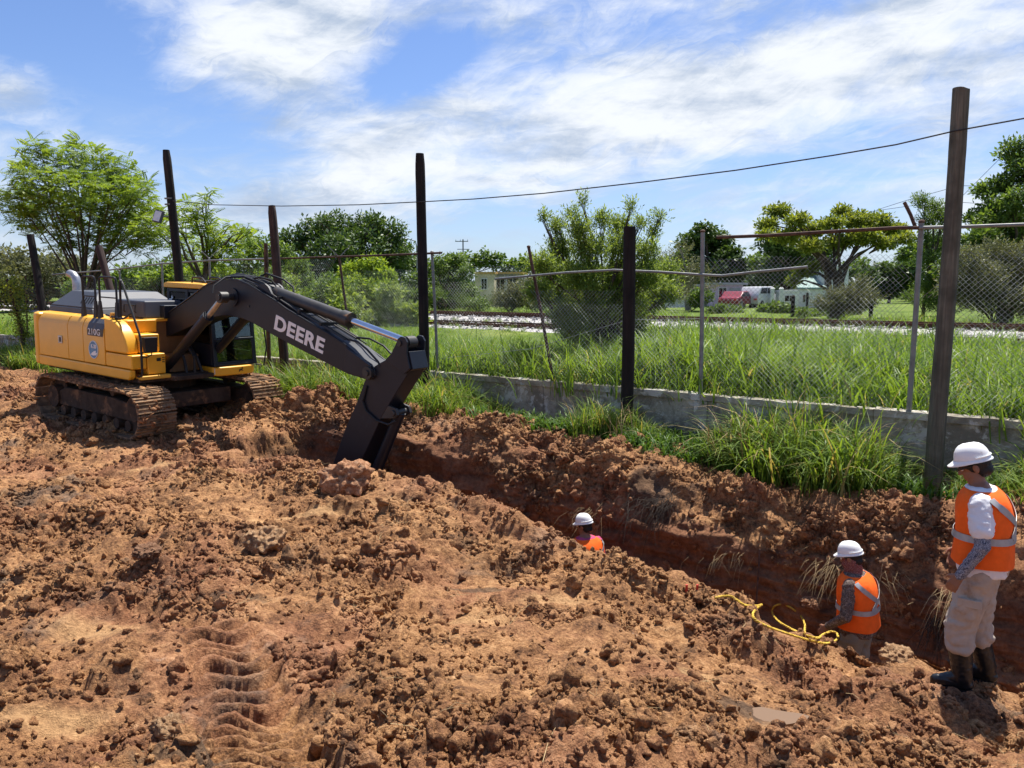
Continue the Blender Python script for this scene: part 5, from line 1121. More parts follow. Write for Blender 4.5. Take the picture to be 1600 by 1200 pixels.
MB().cyl((2.68, -.52, 2.60), (2.68, .52, 2.60), .055, None, 18).build('cylinder_pin', M['dark_steel'], bo_, True)
MB().cyl((3.12, -.213, 2.46), (3.12, -.203, 2.46), .022, None, 12).build('plug', M['sticker_black'], bo_)
me, wx, wy = text_mesh('DEERE', .40, .014, .003, 1.0)
ang = math.atan2(2.00-2.335, 5.11-3.88); Ltxt = math.hypot(5.11-3.88, 2.0-2.335); P = np.array([v_.co for v_ in me.vertices]); ks = Ltxt/wx; kh = .255/wy
for v_ in me.vertices: v_.co = (v_.co.x*ks, v_.co.y*kh, v_.co.z)
o = link('lettering', me, M['white_letter'], bo_); on_right(o, 3.80, -.2045, 2.105, ang); o['label'] = 'white block lettering reading DEERE'
# steel oil lines and hoses along the boom
hz = MB()
for y in (-.15, -.09, .10, .16): hz.tube([(2.9, y, 2.93), (3.3, y, 2.84), (3.87, y, 2.62), (4.4, y, 2.42), (5.11, y, 2.18), (5.5, y, 2.04)], .017, 8)
hz.build('oil_lines', M['dark_steel'], bo_, True)
cl2 = MB()
for x_, z_ in ((3.9, 2.61), (4.95, 2.23), (4.42, 2.41)): cl2.bar((x_, -.19, z_+.02), (x_, .19, z_+.02), .05, .06)
cl2.build('line_clamps', M['black_rubber'], bo_)
hs = MB()
for k_, y in enumerate((-.12, -.06, .02, .09)): hs.tube([(-.1, y, 1.75), (.3, y, 2.15+.03*k_), (1.0, y, 2.44+.03*k_), (1.8, y, 2.80+.02*k_), (2.4, y, 2.95+.02*k_), (2.9, y, 2.97), (3.4, y, 2.86)], .022, 8)
hs.tube([(3.0, .05, 2.93), (3.25, .08, 3.04), (3.7, .1, 2.94), (3.95, .1, 2.82), (3.98, .08, 2.74)], .018, 8).tube([(3.05, -.1, 2.93), (3.3, -.1, 2.97), (3.55, -.05, 2.93), (3.6, 0, 2.84)], .018, 8)
hs.tube([(2.60, -.56, 2.66), (2.55, -.50, 2.80), (2.52, -.24, 2.95), (2.52, -.1, 2.96)], .012, 6)
hs.tube([(5.5, -.1, 2.04), (5.75, -.12, 2.02), (6.0, -.16, 1.92), (6.25, -.17, 1.75), (6.3, -.17, 1.68)], .017, 8).tube([(5.5, .1, 2.06), (5.8, .1, 2.06), (6.1, .1, 1.97), (6.38, .1, 1.78)], .017, 8)
hs.build('hydraulic_hoses', M['black_rubber'], bo_, True)
# --- cylinders
for y in (-.42, .42):
    cy = MB().cyl((.86, y, 1.20), (2.20, y, 2.215), .088, None, 20).cyl((2.14, y, 2.17), (2.24, y, 2.245), .105, None, 20).cyl((.80, y-.07, 1.155), (.80, y+.07, 1.155), .10, None, 16).build('boom_cylinder', M['black_paint'], exc, True)
    MB().cyl((2.2, y, 2.215), (2.64, y, 2.56), .05, None, 16).build('piston_rod', M['rod_dirty'], cy, True)
    MB().cyl((2.68, y-.075, 2.60), (2.68, y+.075, 2.60), .10, None, 18).build('rod_eye', M['dark_steel'], cy, True)
    MB().tube([(.95, y-.02, 1.36), (1.5, y-.02, 1.79), (2.1, y-.02, 2.25)], .018, 8).build('oil_line', M['dark_steel'], cy, True)
ac = MB().cyl((3.62, 0, 2.715), (5.43, 0, 2.345), .108, None, 22).cyl((5.30, 0, 2.372), (5.47, 0, 2.337), .128, None, 22).cyl((3.50, -.1, 2.74), (3.50, .1, 2.74), .11, None, 16).build('arm_cylinder', M['dark_steel'], exc, True)
MB().cyl((5.45, 0, 2.34), (6.66, 0, 2.09), .058, None, 20).build('piston_rod', M['chrome'], ac, True)
MB().cyl((6.74, -.09, 2.075), (6.74, .09, 2.075), .10, None, 18).build('rod_eye', M['dark_steel'], ac, True)
lug_ = [(3.25, 2.78), (3.40, 2.86), (3.50, 2.87), (3.60, 2.82), (3.75, 2.62)]
MB().prism(lug_, -.16, -.115).prism(lug_, .115, .16).build('cylinder_bracket', M['black_paint'], bo_, bevel=.006)
# --- arm
arm_poly = [(6.30, 1.74), (6.52, 1.84), (6.70, 1.99), (6.80, 1.86), (6.93, 1.72), (6.86, 1.60), (6.66, 1.34), (6.35, .92), (6.06, .42), (5.83, .03), (5.50, -.55), (5.18, -1.02), (4.98, -1.05), (4.88, -.92), (5.0, -.55), (5.15, -.19), (5.52, .60), (5.79, 1.07), (5.98, 1.46), (6.08, 1.62), (6.19, 1.68)]
ar = MB().prism(arm_poly, -.175, .175).build('arm', M['black_paint'], exc, bevel=.012)
ear = [(6.44, 1.80), (6.56, 1.90), (6.66, 2.06), (6.70, 2.14), (6.76, 2.18), (6.84, 2.17), (6.89, 2.10), (6.88, 1.94), (6.95, 1.71), (6.84, 1.62)]
MB().prism(ear, -.215, -.178).prism(ear, .178, .215).build('ear_plate', M['black_paint'], ar, bevel=.008)
MB().prism([(6.84, 1.95), (6.90, 1.96), (6.98, 1.70), (6.88, 1.66)], -.176, .176).build('gusset', M['black_paint'], ar, bevel=.008)
MB().cyl((6.74, -.235, 2.075), (6.74, .235, 2.075), .045, None, 16).build('ear_pin', M['dark_steel'], ar, True)
lg = [(6.40, 1.10), (6.62, 1.06), (6.66, .96), (6.58, .90), (6.28, .86)]
MB().prism(lg, -.17, -.12).prism(lg, .12, .17).cyl((6.57, -.2, .98), (6.57, .2, .98), .05, None, 14).build('cylinder_lug', M['dark_steel'], ar, bevel=.006)
bc = MB().cyl((6.57, 0, .98), (5.98, 0, -.18), .088, None, 20).build('bucket_cylinder', M['black_paint'], exc, True)
MB().cyl((5.98, 0, -.18), (5.62, 0, -.88), .05, None, 16).build('piston_rod', M['rod_dirty'], bc, True)
MB().tube([(6.02, -.19, 1.35), (5.94, -.20, 1.10), (6.02, -.20, .95), (6.25, -.20, .83), (6.50, -.20, .80), (6.6, -.15, .86)], .018, 8).build('hydraulic_hose', M['black_rubber'], ar, True)
# bucket down in the hole
bk = [(4.78, -.90), (5.10, -.86), (5.36, -1.0), (5.44, -1.26), (5.30, -1.50), (4.95, -1.62), (4.55, -1.55), (4.35, -1.35), (4.50, -1.36), (4.80, -1.42), (5.05, -1.36), (5.16, -1.2), (5.08, -1.05), (4.85, -1.02)]
bu = MB().prism(bk, -.50, .50).prism([(4.78, -.90), (5.10, -.86), (5.36, -1.0), (5.44, -1.26), (5.30, -1.50), (4.95, -1.62), (4.55, -1.55), (4.35, -1.35)], -.53, -.50).prism([(4.78, -.90), (5.10, -.86), (5.36, -1.0), (5.44, -1.26), (5.30, -1.50), (4.95, -1.62), (4.55, -1.55), (4.35, -1.35)], .50, .53).build('bucket', M['dark_steel'], exc, bevel=.01)
for i in range(5): MB().frus((4.30, 4.46, -.47+.2*i, -.37+.2*i), -1.42, (4.14, 4.20, -.44+.2*i, -.40+.2*i), -1.30).build('tooth', M['dark_steel'], bu)
MB().bar((5.62, .2, -.88), (5.36, .2, -1.02), .06, .08).bar((5.62, -.2, -.88), (5.36, -.2, -1.02), .06, .08).bar((5.62, .2, -.88), (5.25, .2, -.72), .06, .08).bar((5.62, -.2, -.88), (5.25, -.2, -.72), .06, .08).build('bucket_link', M['dark_steel'], exc)

# ================================================================== PEOPLE (local x forward, y to their left, z up; standing height 1.72 m)
def remesh(name, mb, voxel, iters, mat, parent, wr=0, wsc=.08, seed=0, stretch=(1, 1, 1)):
    o = mb.build(name, mat, parent)
    r_ = o.modifiers.new('r', 'REMESH'); r_.mode = 'VOXEL'; r_.voxel_size = voxel; r_.use_smooth_shade = True
    s_ = o.modifiers.new('s', 'SMOOTH'); s_.factor = .5; s_.iterations = iters
    bake(o); me = o.data
    if wr:
        n = len(me.vertices); P = np.zeros(n*3, np.float32); me.vertices.foreach_get('co', P); P = P.reshape(-1, 3); Nv = np.zeros(n*3, np.float32); me.vertices.foreach_get('normal', Nv); Nv = Nv.reshape(-1, 3)
        P = P+Nv*(wr*(np.abs(fbm(P*np.array(stretch), wsc, 3, seed))*2-.35))[:, None]; me.vertices.foreach_set('co', P.astype(np.float32).ravel()); me.update()
    me.polygons.foreach_set('use_smooth', [True]*len(me.polygons))
    if not me.materials: me.materials.append(mat)
    return o
TZ = [.84, .90, .97, 1.06, 1.16, 1.28, 1.37, 1.425, 1.455, 1.485, 1.52]
TRX = [.110, .132, .146, .148, .150, .150, .138, .120, .097, .070, .056]
TRY = [.155, .178, .186, .184, .188, .200, .205, .194, .162, .106, .060]
def torso_pt(th, z, off, lean, hunch=0):
    rx = np.interp(z, TZ, TRX)+off; ry = np.interp(z, TZ, TRY)+off; c, s_ = math.cos(th), math.sin(th); e = 2/2.5
    return Vector((rx*math.copysign(abs(c)**e, c)+lean*(z-.95)+hunch*max(0, z-1.2)**2, ry*math.copysign(abs(s_)**e, s_), z))
def torso_shell(zs, offs, lean, seg=36, hunch=0, wob_=0, seed=0):
    r = random.Random(seed); ph = [r.uniform(0, 6.28) for _ in range(4)]
    return [[torso_pt(2*math.pi*k_/seg, z+wob_*(.5 if i == 0 else 0)*math.sin(3*2*math.pi*k_/seg+ph[0]), o_+wob_*(math.sin(5*2*math.pi*k_/seg+ph[1]+z*9)*.5+math.sin(9*2*math.pi*k_/seg+ph[2]-z*14)*.35), lean, hunch) for k_ in range(seg)] for i, (z, o_) in enumerate(zip(zs, offs))]
def hand(mb, wrist, d, palm_n, thumb_dir, curl=.5, sc=1.0):
    """palm and five separate, unequal, bent fingers; d = pointing direction of the hand, palm_n = direction the palm faces"""
    w0 = Vector(wrist); d = Vector(d).normalized(); pn = Vector(palm_n).normalized(); side = d.cross(pn).normalized()
    if side.dot(Vector(thumb_dir)) < 0: side = -side
    for q in (-.028, -.009, .010, .029): mb.cap(w0+side*q*.6*sc, w0+d*.085*sc+side*q*sc, .015*sc, .0125*sc, 8)
    for q, l in ((.030, .070), (.010, .080), (-.010, .074), (-.029, .058)):
        b = w0+d*.088*sc+side*q*1.12*sc; d1 = (d+pn*curl*.5).normalized(); d2 = (d+pn*curl*1.3).normalized(); d3 = (d+pn*curl*2.4).normalized(); l *= sc
        p1 = b+d1*l*.45; p2 = p1+d2*l*.32; p3 = p2+d3*l*.23
        mb.cap(b, p1, .0098*sc, .0092*sc, 8).cap(p1, p2, .0092*sc, .0085*sc, 8).cap(p2, p3, .0085*sc, .0075*sc, 8)
    b = w0+d*.025*sc+side*.030*sc; t1 = (d*.75+side*.75+pn*.25).normalized(); t2 = (d*.95+side*.25+pn*.45).normalized()
    mb.cap(b, b+t1*.040*sc, .0135*sc, .0115*sc, 8).cap(b+t1*.040*sc, b+t1*.040*sc+t2*.035*sc, .011*sc, .009*sc, 8)
def person(label, pos, yaw, sp, scale=1.0):
    root = empty('person', pos, (0, 0, yaw), label, 'person'); root.scale = (scale,)*3
    lean, hunch = sp.get('lean', 0), sp.get('hunch', 0)
    sh = lambda y: torso_pt(0, 1.415, 0, lean, hunch)*0+Vector((lean*.465+hunch*.05, y, 1.405))
    nk = Vector((lean*.56+hunch*.09, 0, 1.49)); hc = nk+Vector((sp.get('head_x', .03), 0, .135)); hp = Matrix.Rotation(sp.get('head_pitch', 0), 3, 'Y') if True else None
    hy = Matrix.Rotation(sp.get('head_yaw', 0), 3, 'Z'); HR = hy@hp
    hd = lambda x, y, z: hc+HR@Vector((x, y, z))
    b = MB()
    b.loft(torso_shell(TZ, [-.008]*len(TZ), lean, 24, hunch))
    b.cap(nk-Vector((0, 0, .05)), hc-Vector((.0, 0, .04)), .058, .054, 14)
    b.ell(hc+HR@Vector((-.008, 0, .03)), (.094, .076, .090), 18, 12, HR); b.ell(hd(.030, 0, -.045), (.062, .056, .066), 16, 10, HR); b.ell(hd(.05, 0, -.085), (.035, .036, .028), 12, 8, HR)   # skull, face, chin
    b.cap(hd(.088, 0, .012), hd(.106, 0, -.022), .009, .014, 8)                                       # nose
    b.ell(hd(.083, 0, -.055), (.014, .026, .008), 10, 6, HR); b.ell(hd(.080, 0, -.068), (.013, .022, .008), 10, 6, HR)    # lips
    for s_ in (-1, 1):
        b.ell(hd(-.004, s_*.078, -.008), (.021, .010, .033), 10, 8, HR); b.cap(hd(.082, s_*.014, .030), hd(.072, s_*.05, .028), .010, .009, 8)     # ears, brow
    for s_, ky in (('l', 1), ('r', -1)):
        el_, wr_ = Vector(sp[s_+'_elbow']), Vector(sp[s_+'_wrist']); S = sh(ky*.185)
        b.cap(S, el_, .052, .041, 12).cap(el_, wr_, .040, .027, 12)
        hdir = Vector(sp.get(s_+'_hand', (wr_-el_).normalized())); hand(b, wr_, hdir, sp.get(s_+'_palm', (0, -ky, 0)), (1, 0, .2), sp.get('curl', .6))
        H_, K_, A_k = Vector((0, ky*.095, .88)), Vector(sp[s_+'_knee']), Vector(sp[s_+'_ankle'])
        b.cap(H_, K_, .080, .055, 12).cap(K_, A_k, .052, .038, 12).cap(A_k+Vector((-.03, 0, -.03)), A_k+Vector((.14, ky*.01, -.045)), .034, .028, 10)
    body = remesh('body', b, sp.get('voxel', .013), 2, M['skin'], root)
    for s_ in (-1, 1):
        e = MB().ell(hd(.083, s_*.033, .008), (.012, .014, .010), 10, 8, HR).build('eye', M['white_letter'], body, True); MB().ell(hd(.092, s_*.034, .008), (.005, .006, .006), 8, 6, HR).build('pupil', M['hair'], e, True)
    # hair: cap round the back and sides of the head
    h_ = MB().ell(hd(-.018, 0, .028), (.096, .083, .088), 18, 12, HR).ell(hd(-.045, 0, -.035), (.062, .070, .055), 16, 10, HR)
    remesh('hair', h_, .010, 2, M['hair'], root, .004, .03, 3)
    # trousers
    t = MB().loft([[torso_pt(2*math.pi*k_/28, z, o_, lean, 0) for k_ in range(28)] for z, o_ in ((.84, .0), (.90, .016), (.98, .014), (1.04, .010))])
    for s_, ky in (('l', 1), ('r', -1)):
        H_, K_, A_k = Vector((0, ky*.098, .88)), Vector(sp[s_+'_knee']), Vector(sp[s_+'_ankle']); E_ = K_.lerp(A_k, sp.get('trouser_end', .35))
        t.cap(H_, K_, .114, .102, 16).cap(K_, E_, .102, .094, 16)
        if sp.get('pockets'):
            pc = H_.lerp(K_, .62)+Vector((.0, ky*.085, 0)); t.ell(pc, (.075, .038, .095), 14, 10)
    tr = remesh('trousers', t, .011, 3, M[sp['trousers']], root, .012, .13, 7, (1, 1, 1.3))
    if sp.get('pockets'):
        for s_, ky in (('l', 1), ('r', -1)):
            H_, K_ = Vector((0, ky*.098, .88)), Vector(sp[s_+'_knee']); pc = H_.lerp(K_, .45)+Vector((0, ky*.122, 0))
            MB().box(pc.x-.075, pc.x+.075, pc.y-.012, pc.y+.012, pc.z-.035, pc.z+.03).build('pocket_flap', M[sp['trousers']], tr, bevel=.008)
    # boots
    for s_, ky in (('l', 1), ('r', -1)):
        K_, A_k = Vector(sp[s_+'_knee']), Vector(sp[s_+'_ankle']); f = MB(); T_ = K_.lerp(A_k, .30)
        f.tube([T_, K_.lerp(A_k, .55), A_k+Vector((-.01, 0, .03)), A_k+Vector((-.012, 0, -.02))], [.080, .076, .064, .060], 16)
        f.cap(A_k+Vector((-.035, 0, -.035)), A_k+Vector((.15, ky*.012, -.048)), .050, .042, 14).cap(A_k+Vector((.02, 0, -.0)), A_k+Vector((.10, 0, -.035)), .052, .045, 12)
        bt = remesh('boot', f, .010, 2, M['boot_rubber'], root, .004, .06, 9, (1, 1, 3)); bt.scale = (1, 1, 1)
        MB().tube([T_+Vector((0, 0, .012)), T_-Vector((0, 0, .012))], [.085, .085], 18).build('boot_cuff', M['black_rubber'], bt, True)
        MB().loft([[(A_k.x+.055+(.135 if True else 0)*math.cos(q/18*2*math.pi)*(1), A_k.y+ky*.006+.052*math.sin(q/18*2*math.pi), z) for q in range(18)] for z in (A_k.z-.098, A_k.z-.070)]).build('sole', M['black_rubber'], bt, True)
    # shirt
    zs = [.875, .92, .98, 1.06, 1.16, 1.28, 1.37, 1.425, 1.46, 1.49]; of = [.034, .030, .024, .019, .016, .013, .012, .012, .012, .014]
    s_b = MB().loft(torso_shell(zs, of, lean, 40, hunch, .006, 4))
    for s_, ky in (('l', 1), ('r', -1)):
        el_ = Vector(sp[s_+'_elbow']); wr_ = Vector(sp[s_+'_wrist']); S = sh(ky*.18)
        if sp['sleeve'] == 'short': s_b.cap(S, S.lerp(el_, .60), .074, .080, 14)
        else: s_b.cap(S, el_, .068, .056, 14).cap(el_, el_.lerp(wr_, .93), .054, .038, 14)
    remesh('shirt', s_b, .012, 2, M[sp['shirt']], root, .006, .09, 21, (1, 1, 1.6))
    if sp.get('arm_sleeve'):
        for s_, ky in (('l', 1), ('r', -1)):
            el_ = Vector(sp[s_+'_elbow']); wr_ = Vector(sp[s_+'_wrist']); S = sh(ky*.18)
            remesh('arm_sleeve', MB().cap(S.lerp(el_, .55), el_, .050, .047, 14).cap(el_, wr_, .046, .034, 14), .008, 2, M[sp['arm_sleeve']], root, .004, .05, 5)
    # hi-vis vest
    zs = [.955, 1.0, 1.06, 1.12, 1.18, 1.24, 1.30, 1.36, 1.40, 1.43, 1.455, 1.478]; of = [.052, .046, .040, .035, .032, .031, .031, .030, .028, .027, .026, .026]
    rings = torso_shell(zs, of, lean, 44, hunch, .006, 8); inner = torso_shell(zs, [q-.007 for q in of], lean, 44, hunch, .006, 8)
    v_ = MB().loft(rings, caps=False); v_.loft(inner[::-1], caps=False); m_ = 44
    for ra, rb in ((rings[0], inner[0]), (rings[-1], inner[-1])): v_.loft([ra, rb], caps=False)
    ve = v_.build('vest', M['vest'], root, True, ang=70)
    vo = lambda th, z, e=.004: torso_pt(th, z, float(np.interp(z, zs, of))+.004+e, lean, hunch)
    def strip(path, wid, name='reflective_band'):
        pts = [vo(a, z) for a, z in path]; V_, F_l = [], []
        for i, (a, z) in enumerate(path):
            p = pts[i]; d_ = (pts[min(i+1, len(pts)-1)]-pts[max(i-1, 0)]).normalized(); n_ = Vector((math.cos(a), math.sin(a)*1.1, .12 if z < 1.4 else 1.1)).normalized(); sd = n_.cross(d_).normalized()*wid/2
            V_ += [p-sd, p+sd, p+sd+n_*.003, p-sd+n_*.003]
        k4 = len(path); F_l = [(4*i+j, 4*i+(j+1) % 4, 4*i+4+(j+1) % 4, 4*i+4+j) for i in range(k4-1) for j in range(4)]+[(0, 1, 2, 3), (4*k4-1, 4*k4-2, 4*k4-3, 4*k4-4)]
        MB().add(V_, F_l).build(name, M['reflective'], ve, True)
    strip([(2*math.pi*q/44, 1.155) for q in range(45)], .048)
    for ky in (1, -1):
        strip([(math.pi-ky*q, z) for q, z in zip(np.linspace(-.42, 1.15, 16), np.linspace(1.17, 1.445, 16))], .046, 'back_band')
    if sp.get('scarf'):
        s2 = MB().cap(nk+Vector((0, 0, -.02)), hc-Vector((.012, 0, .03)), .082, .086, 16).ell(hd(.02, 0, -.055), (.082, .078, .065), 16, 10, HR); remesh('neck_scarf', s2, .010, 3, M[sp['scarf']], root, .007, .05, 13)
    # hard hat
    prof = [(1.0, 0), (.99, .15), (.955, .34), (.88, .54), (.75, .73), (.56, .88), (.30, .97), (.06, 1.0)]; rx, ry, hh = .117, .098, .124; z0 = .048; ht = MB()
    tilt = Matrix.Rotation(sp.get('hat_pitch', 0), 3, 'Y'); hat = lambda x, y, z: hc+HR@(tilt@Vector((x, y, z))+Vector((-.004, 0, z0)))
    ht.loft([[hat(rx*p*math.cos(q/32*2*math.pi), ry*p*math.sin(q/32*2*math.pi), hh*z*(1+.035*(abs(math.sin(q/32*2*math.pi)) < .25)*(p > .1))) for q in range(32)] for p, z in prof])
    brim = lambda q, k_: hat((rx+.012*k_)*math.cos(q)+(.034*k_*max(0, math.cos(q))**1.5), (ry+.012*k_)*math.sin(q), -.004-.016*k_*max(0, math.cos(q)))
    ht.loft([[brim(q/36*2*math.pi, k_)+HR@Vector((0, 0, dz_)) for q in range(36)] for k_, dz_ in ((.0, .016), (1, .004), (1, -.004), (0, -.002))], caps=False)
    he = ht.build('hard_hat', M['helmet'], root, True, ang=50)
    MB().tube([hat((rx+.003)*math.cos(q), (ry+.003)*math.sin(q), .026) for q in np.linspace(.55*math.pi, 1.45*math.pi, 12)], .005, 5).build('rear_ridge', M['helmet'], he, True)
    if sp.get('glasses'):
        MB().tube([hd(.02, .082, .022), hd(.07, .066, .020), hd(.098, .036, .014), hd(.102, 0, .016), hd(.098, -.036, .014), hd(.07, -.066, .020), hd(.02, -.082, .022)], [.005, .008, .013, .008, .013, .008, .005], 8).build('glasses', M['sticker_black'], root, True)
    return root
def lowest_ground(x, y): return gz(x, y, .07)
w1 = np.array([3.46, 5.45]); w1z = lowest_ground(*w1)
LA = dict(l_knee=(.10, .115, .48), l_ankle=(.07, .13, .098), r_knee=(.02, -.10, .48), r_ankle=(-.06, -.11, .098))
person('worker standing on the trench edge in orange vest, white shirt, beige trousers and black boots', (w1[0], w1[1], w1z-.01), math.atan2(.58, -.81), dict(LA, l_elbow=(-.01, .285, 1.13), l_wrist=(.11, .285, .905), r_elbow=(.0, -.28, 1.13), r_wrist=(.17, -.22, .96), l_hand=(.45, -.05, -.9), r_hand=(.3, .1, -.95), l_palm=(-.3, -1, 0), r_palm=(-.3, 1, 0),
      voxel=.0075, head_pitch=R(24), head_yaw=R(8), head_x=.045, hat_pitch=R(-8), lean=.03, hunch=.35, trousers='khaki', pockets=True, shirt='tshirt', sleeve='short', arm_sleeve='sleeve_camo', glasses=True, trouser_end=.36), 1.03)
w2 = np.array([3.49, 7.40]); person('worker in the trench in orange vest over brown camouflage shirt with red neck scarf', (w2[0], w2[1], -1.42), math.atan2(.66, -.75), dict(LA, l_elbow=(.03, .30, 1.12), l_wrist=(.22, .25, .95), r_elbow=(-.04, -.30, 1.14), r_wrist=(.08, -.24, .93), l_hand=(.6, 0, -.8), l_palm=(-.5, -1, 0), r_palm=(-.3, 1, 0),
      head_pitch=R(16), head_yaw=R(5), head_x=.04, hat_pitch=R(-4), lean=.06, hunch=.35, trousers='olive', shirt='shirt_camo', sleeve='long', scarf='bandana'), 1.0)
w3 = np.array([1.0, 9.72]); person('worker deep in the trench with only white helmet, head and vest shoulders showing', (w3[0], w3[1], -1.83), math.atan2(.85, -.5), dict(LA, l_elbow=(.06, .28, 1.12), l_wrist=(.26, .22, 1.0), r_elbow=(.06, -.29, 1.12), r_wrist=(.26, -.2, 1.0), l_palm=(-.3, -1, 0), r_palm=(-.3, 1, 0),
      head_pitch=R(10), head_yaw=R(25), head_x=.03, lean=.08, hunch=.3, trousers='olive', shirt='pink_shirt', sleeve='long'), 1.0)

# ================================================================== ROPE on the trench edge
def lay(pxs, rad, lift=.028, sub=5):
    key = [Vector(hit(p[0], p[1]+9)) for p in pxs]
    for _ in range(1): key = [key[0]]+[(key[i-1]+2*key[i]+key[i+1])/4 for i in range(1, len(key)-1)]+[key[-1]]
    out = []
    for i in range(len(key)-1):
        p0, p1, p2, p3 = key[max(i-1, 0)], key[i], key[i+1], key[min(i+2, len(key)-1)]
        for k_ in range(sub):
            t = k_/sub; out.append(.5*((2*p1)+(p2-p0)*t+(2*p0-5*p1+4*p2-p3)*t*t+(3*p1-p0-3*p2+p3)*t**3)+Vector((0, 0, rad+lift)))
    return out+[key[-1]+Vector((0, 0, rad+lift))]
rp = lay([(1118, 928), (1130, 926), (1143, 926), (1150, 934), (1165, 942), (1185, 946), (1194, 938), (1180, 948), (1172, 955), (1178, 966), (1200, 976), (1230, 985), (1262, 994), (1292, 1004), (1308, 998), (1308, 986), (1296, 980), (1284, 986), (1286, 996), (1268, 990), (1240, 980), (1215, 968), (1196, 950), (1205, 944), (1222, 940), (1238, 946), (1250, 958), (1256, 974), (1254, 985)], .013)
rm = MB(); rd = [.0125+.0022*math.sin(i*1.9) for i in range(len(rp))]; rm.tube(rp, .0125, 8)
strands = MB(); acc = 0; prev = rp[0]; hel = [[], [], []]
for i, p in enumerate(rp):
    for j in range(4):
        q = p if i == len(rp)-1 else p.lerp(rp[i+1], j/4); acc += (q-prev).length; prev = q
        dd = (rp[min(i+1, len(rp)-1)]-rp[max(i-1, 0)]); x_, y_, _d = frame_of(dd if dd.length > 1e-6 else (1, 0, 0))
        for k_ in range(3): t = acc*95+k_*2.094; hel[k_].append(q+(x_*math.cos(t)+y_*math.sin(t))*.0065)
ro = MB()
for h_ in hel: ro.tube(h_, .0066, 5)
o = ro.build('rope', M['rope'], None, True); tag(o, 'yellow twisted rope lying in loose loops on the trench edge', 'rope')

# ================================================================== LARGE LUMPS, STAKES, PUDDLE, ROOTS
def boulder(px, py, size, mat, label, seed, sub=5, squash=.8, sink=.35, name='earth_lump'):
    p = hit(px, py); me = lump_mesh(name, seed, sub, .30); n = len(me.vertices); P = np.array([v_.co for v_ in me.vertices]); P *= (1+.20*fbm(P, .30, 4, seed)[:, None]+.16*np.abs(fbm(P, .6, 2, seed+9))[:, None])
    for v_, q in zip(me.vertices, P): v_.co = Vector((q[0], q[1], q[2]*squash))
    o = link(name, me, M[mat]); o.location = (p[0], p[1], p[2]+size*(1-sink)*.55); o.scale = (size,)*3; o.rotation_euler = (0, 0, seed*1.3); tag(o, label, 'earth lump'); return o
boulder(540, 760, .26, 'lump_orange', 'large reddish lump of clay at the foot of the excavator arm', 41, 5, 1.25, .2)
boulder(410, 852, .165, 'lump_tan', 'pale topped lump of clay alone on the flat ground before the excavator', 42, 5, 1.1, .25)
boulder(265, 1150, .085, 'lump_tan', 'rounded tan lump of earth beside the tyre track', 43, 5, 1.1, .3)
boulder(1265, 945, .11, 'lump_orange', 'reddish lump of clay within the loop of the yellow rope', 44, 5, .9, .2)
boulder(1395, 1030, .12, 'lump_tan', 'cracked tan lump between the rope and the standing worker', 45, 5, 1.0, .3)
boulder(1490, 1035, .065, 'grey_stone', 'small grey stone in front of the standing worker boots', 46, 5, 1.0, .1, 'stone')
boulder(230, 865, .10, 'lump_brown', 'dark brown lump of clay above the tyre track', 47, 5, .9, .3)
boulder(900, 1115, .05, 'lump_orange', 'orange lump half buried in the foreground crumbs', 48, 5, .9, .35)
# puddle
pm_ = (np.hypot((GP[:, 0]-pud[0])/1.6, GP[:, 1]-pud[1]) < .12); pz = float(np.percentile(GP[pm_, 2], 35))
rg = random.Random(4); ring = [(1.5*.15*(1+.25*math.sin(3*t+1)+.12*math.sin(5*t))*math.cos(t), .12*(1+.22*math.sin(2*t+.4)+.15*math.sin(4*t+2))*math.sin(t)) for t in [i/28*2*math.pi for i in range(28)]]
o = MB().prism(ring, -.05, .0, 'z').build('puddle', M['water']); o.location = (pud[0], pud[1], pz+.008); o['kind'] = 'structure'
# rod in the trench face and the red handles of a tool
q = Vector(at_n(1187, 858, 9.0)); q2 = Vector(at_n(1181, 925, 8.9)); o = MB().tube([q, q.lerp(q2, .5)+Vector((.01, 0, 0)), q2-Vector((0, 0, .5))], .011, 7).build('steel_rod', M['rust'], None, True); tag(o, 'thin rusty rod standing against the far trench face', 'rod')
q = Vector(hit(1082, 928)); tl_ = empty('tool', (q.x, q.y+.12, q.z-.15), (0, 0, 0), 'tool with two red handles poking above the trench lip', 'tool')
for x_ in (-.045, .045): MB().tube([(x_*.6, 0, -.6), (x_, 0, .05), (x_*1.15, 0, .20)], [.010, .011, .012], 8).build('handle', M['red_plastic'], tl_, True)
# hanging dead grass and roots on the far lip
def tuft(px, py, n, cnt, ln, mat, label, seed, spread=.12, dirv=(-.6, -.5, -.6), rad=.0028):
    r = random.Random(seed); P = Vector(at_n(px, py, n)); k_ = GP-np.array(P)[None]; i = np.argmin((k_**2).sum(1)); P = Vector(GP[i].astype(float)); m = MB()
    for _ in range(cnt):
        b = Vector((r.gauss(0, spread), r.gauss(0, spread*.4), r.gauss(0, spread*.4))); d = Vector(dirv)+Vector((r.gauss(0, .35), r.gauss(0, .25), r.gauss(0, .25))); d.normalize(); l = ln*r.uniform(.4, 1.2)
        m.tube([b, b+d*l*.5+Vector((0, 0, .02)), b+d*l+Vector((r.gauss(0, .03), 0, -.25*l))], [rad, rad*.8, rad*.3], 4)
    o = m.build('root_tuft', M[mat], None, True); o.location = P; tag(o, label, 'roots', 'dead roots and grass hanging in the trench'); return o
tuft(1290, 880, 9.2, 60, .36, 'straw', 'spray of pale dead grass hanging left of the trench worker', 1)
tuft(1140, 868, 9.25, 34, .26, 'straw', 'short dead grass fringe on the far trench lip by the rod', 2, .14)
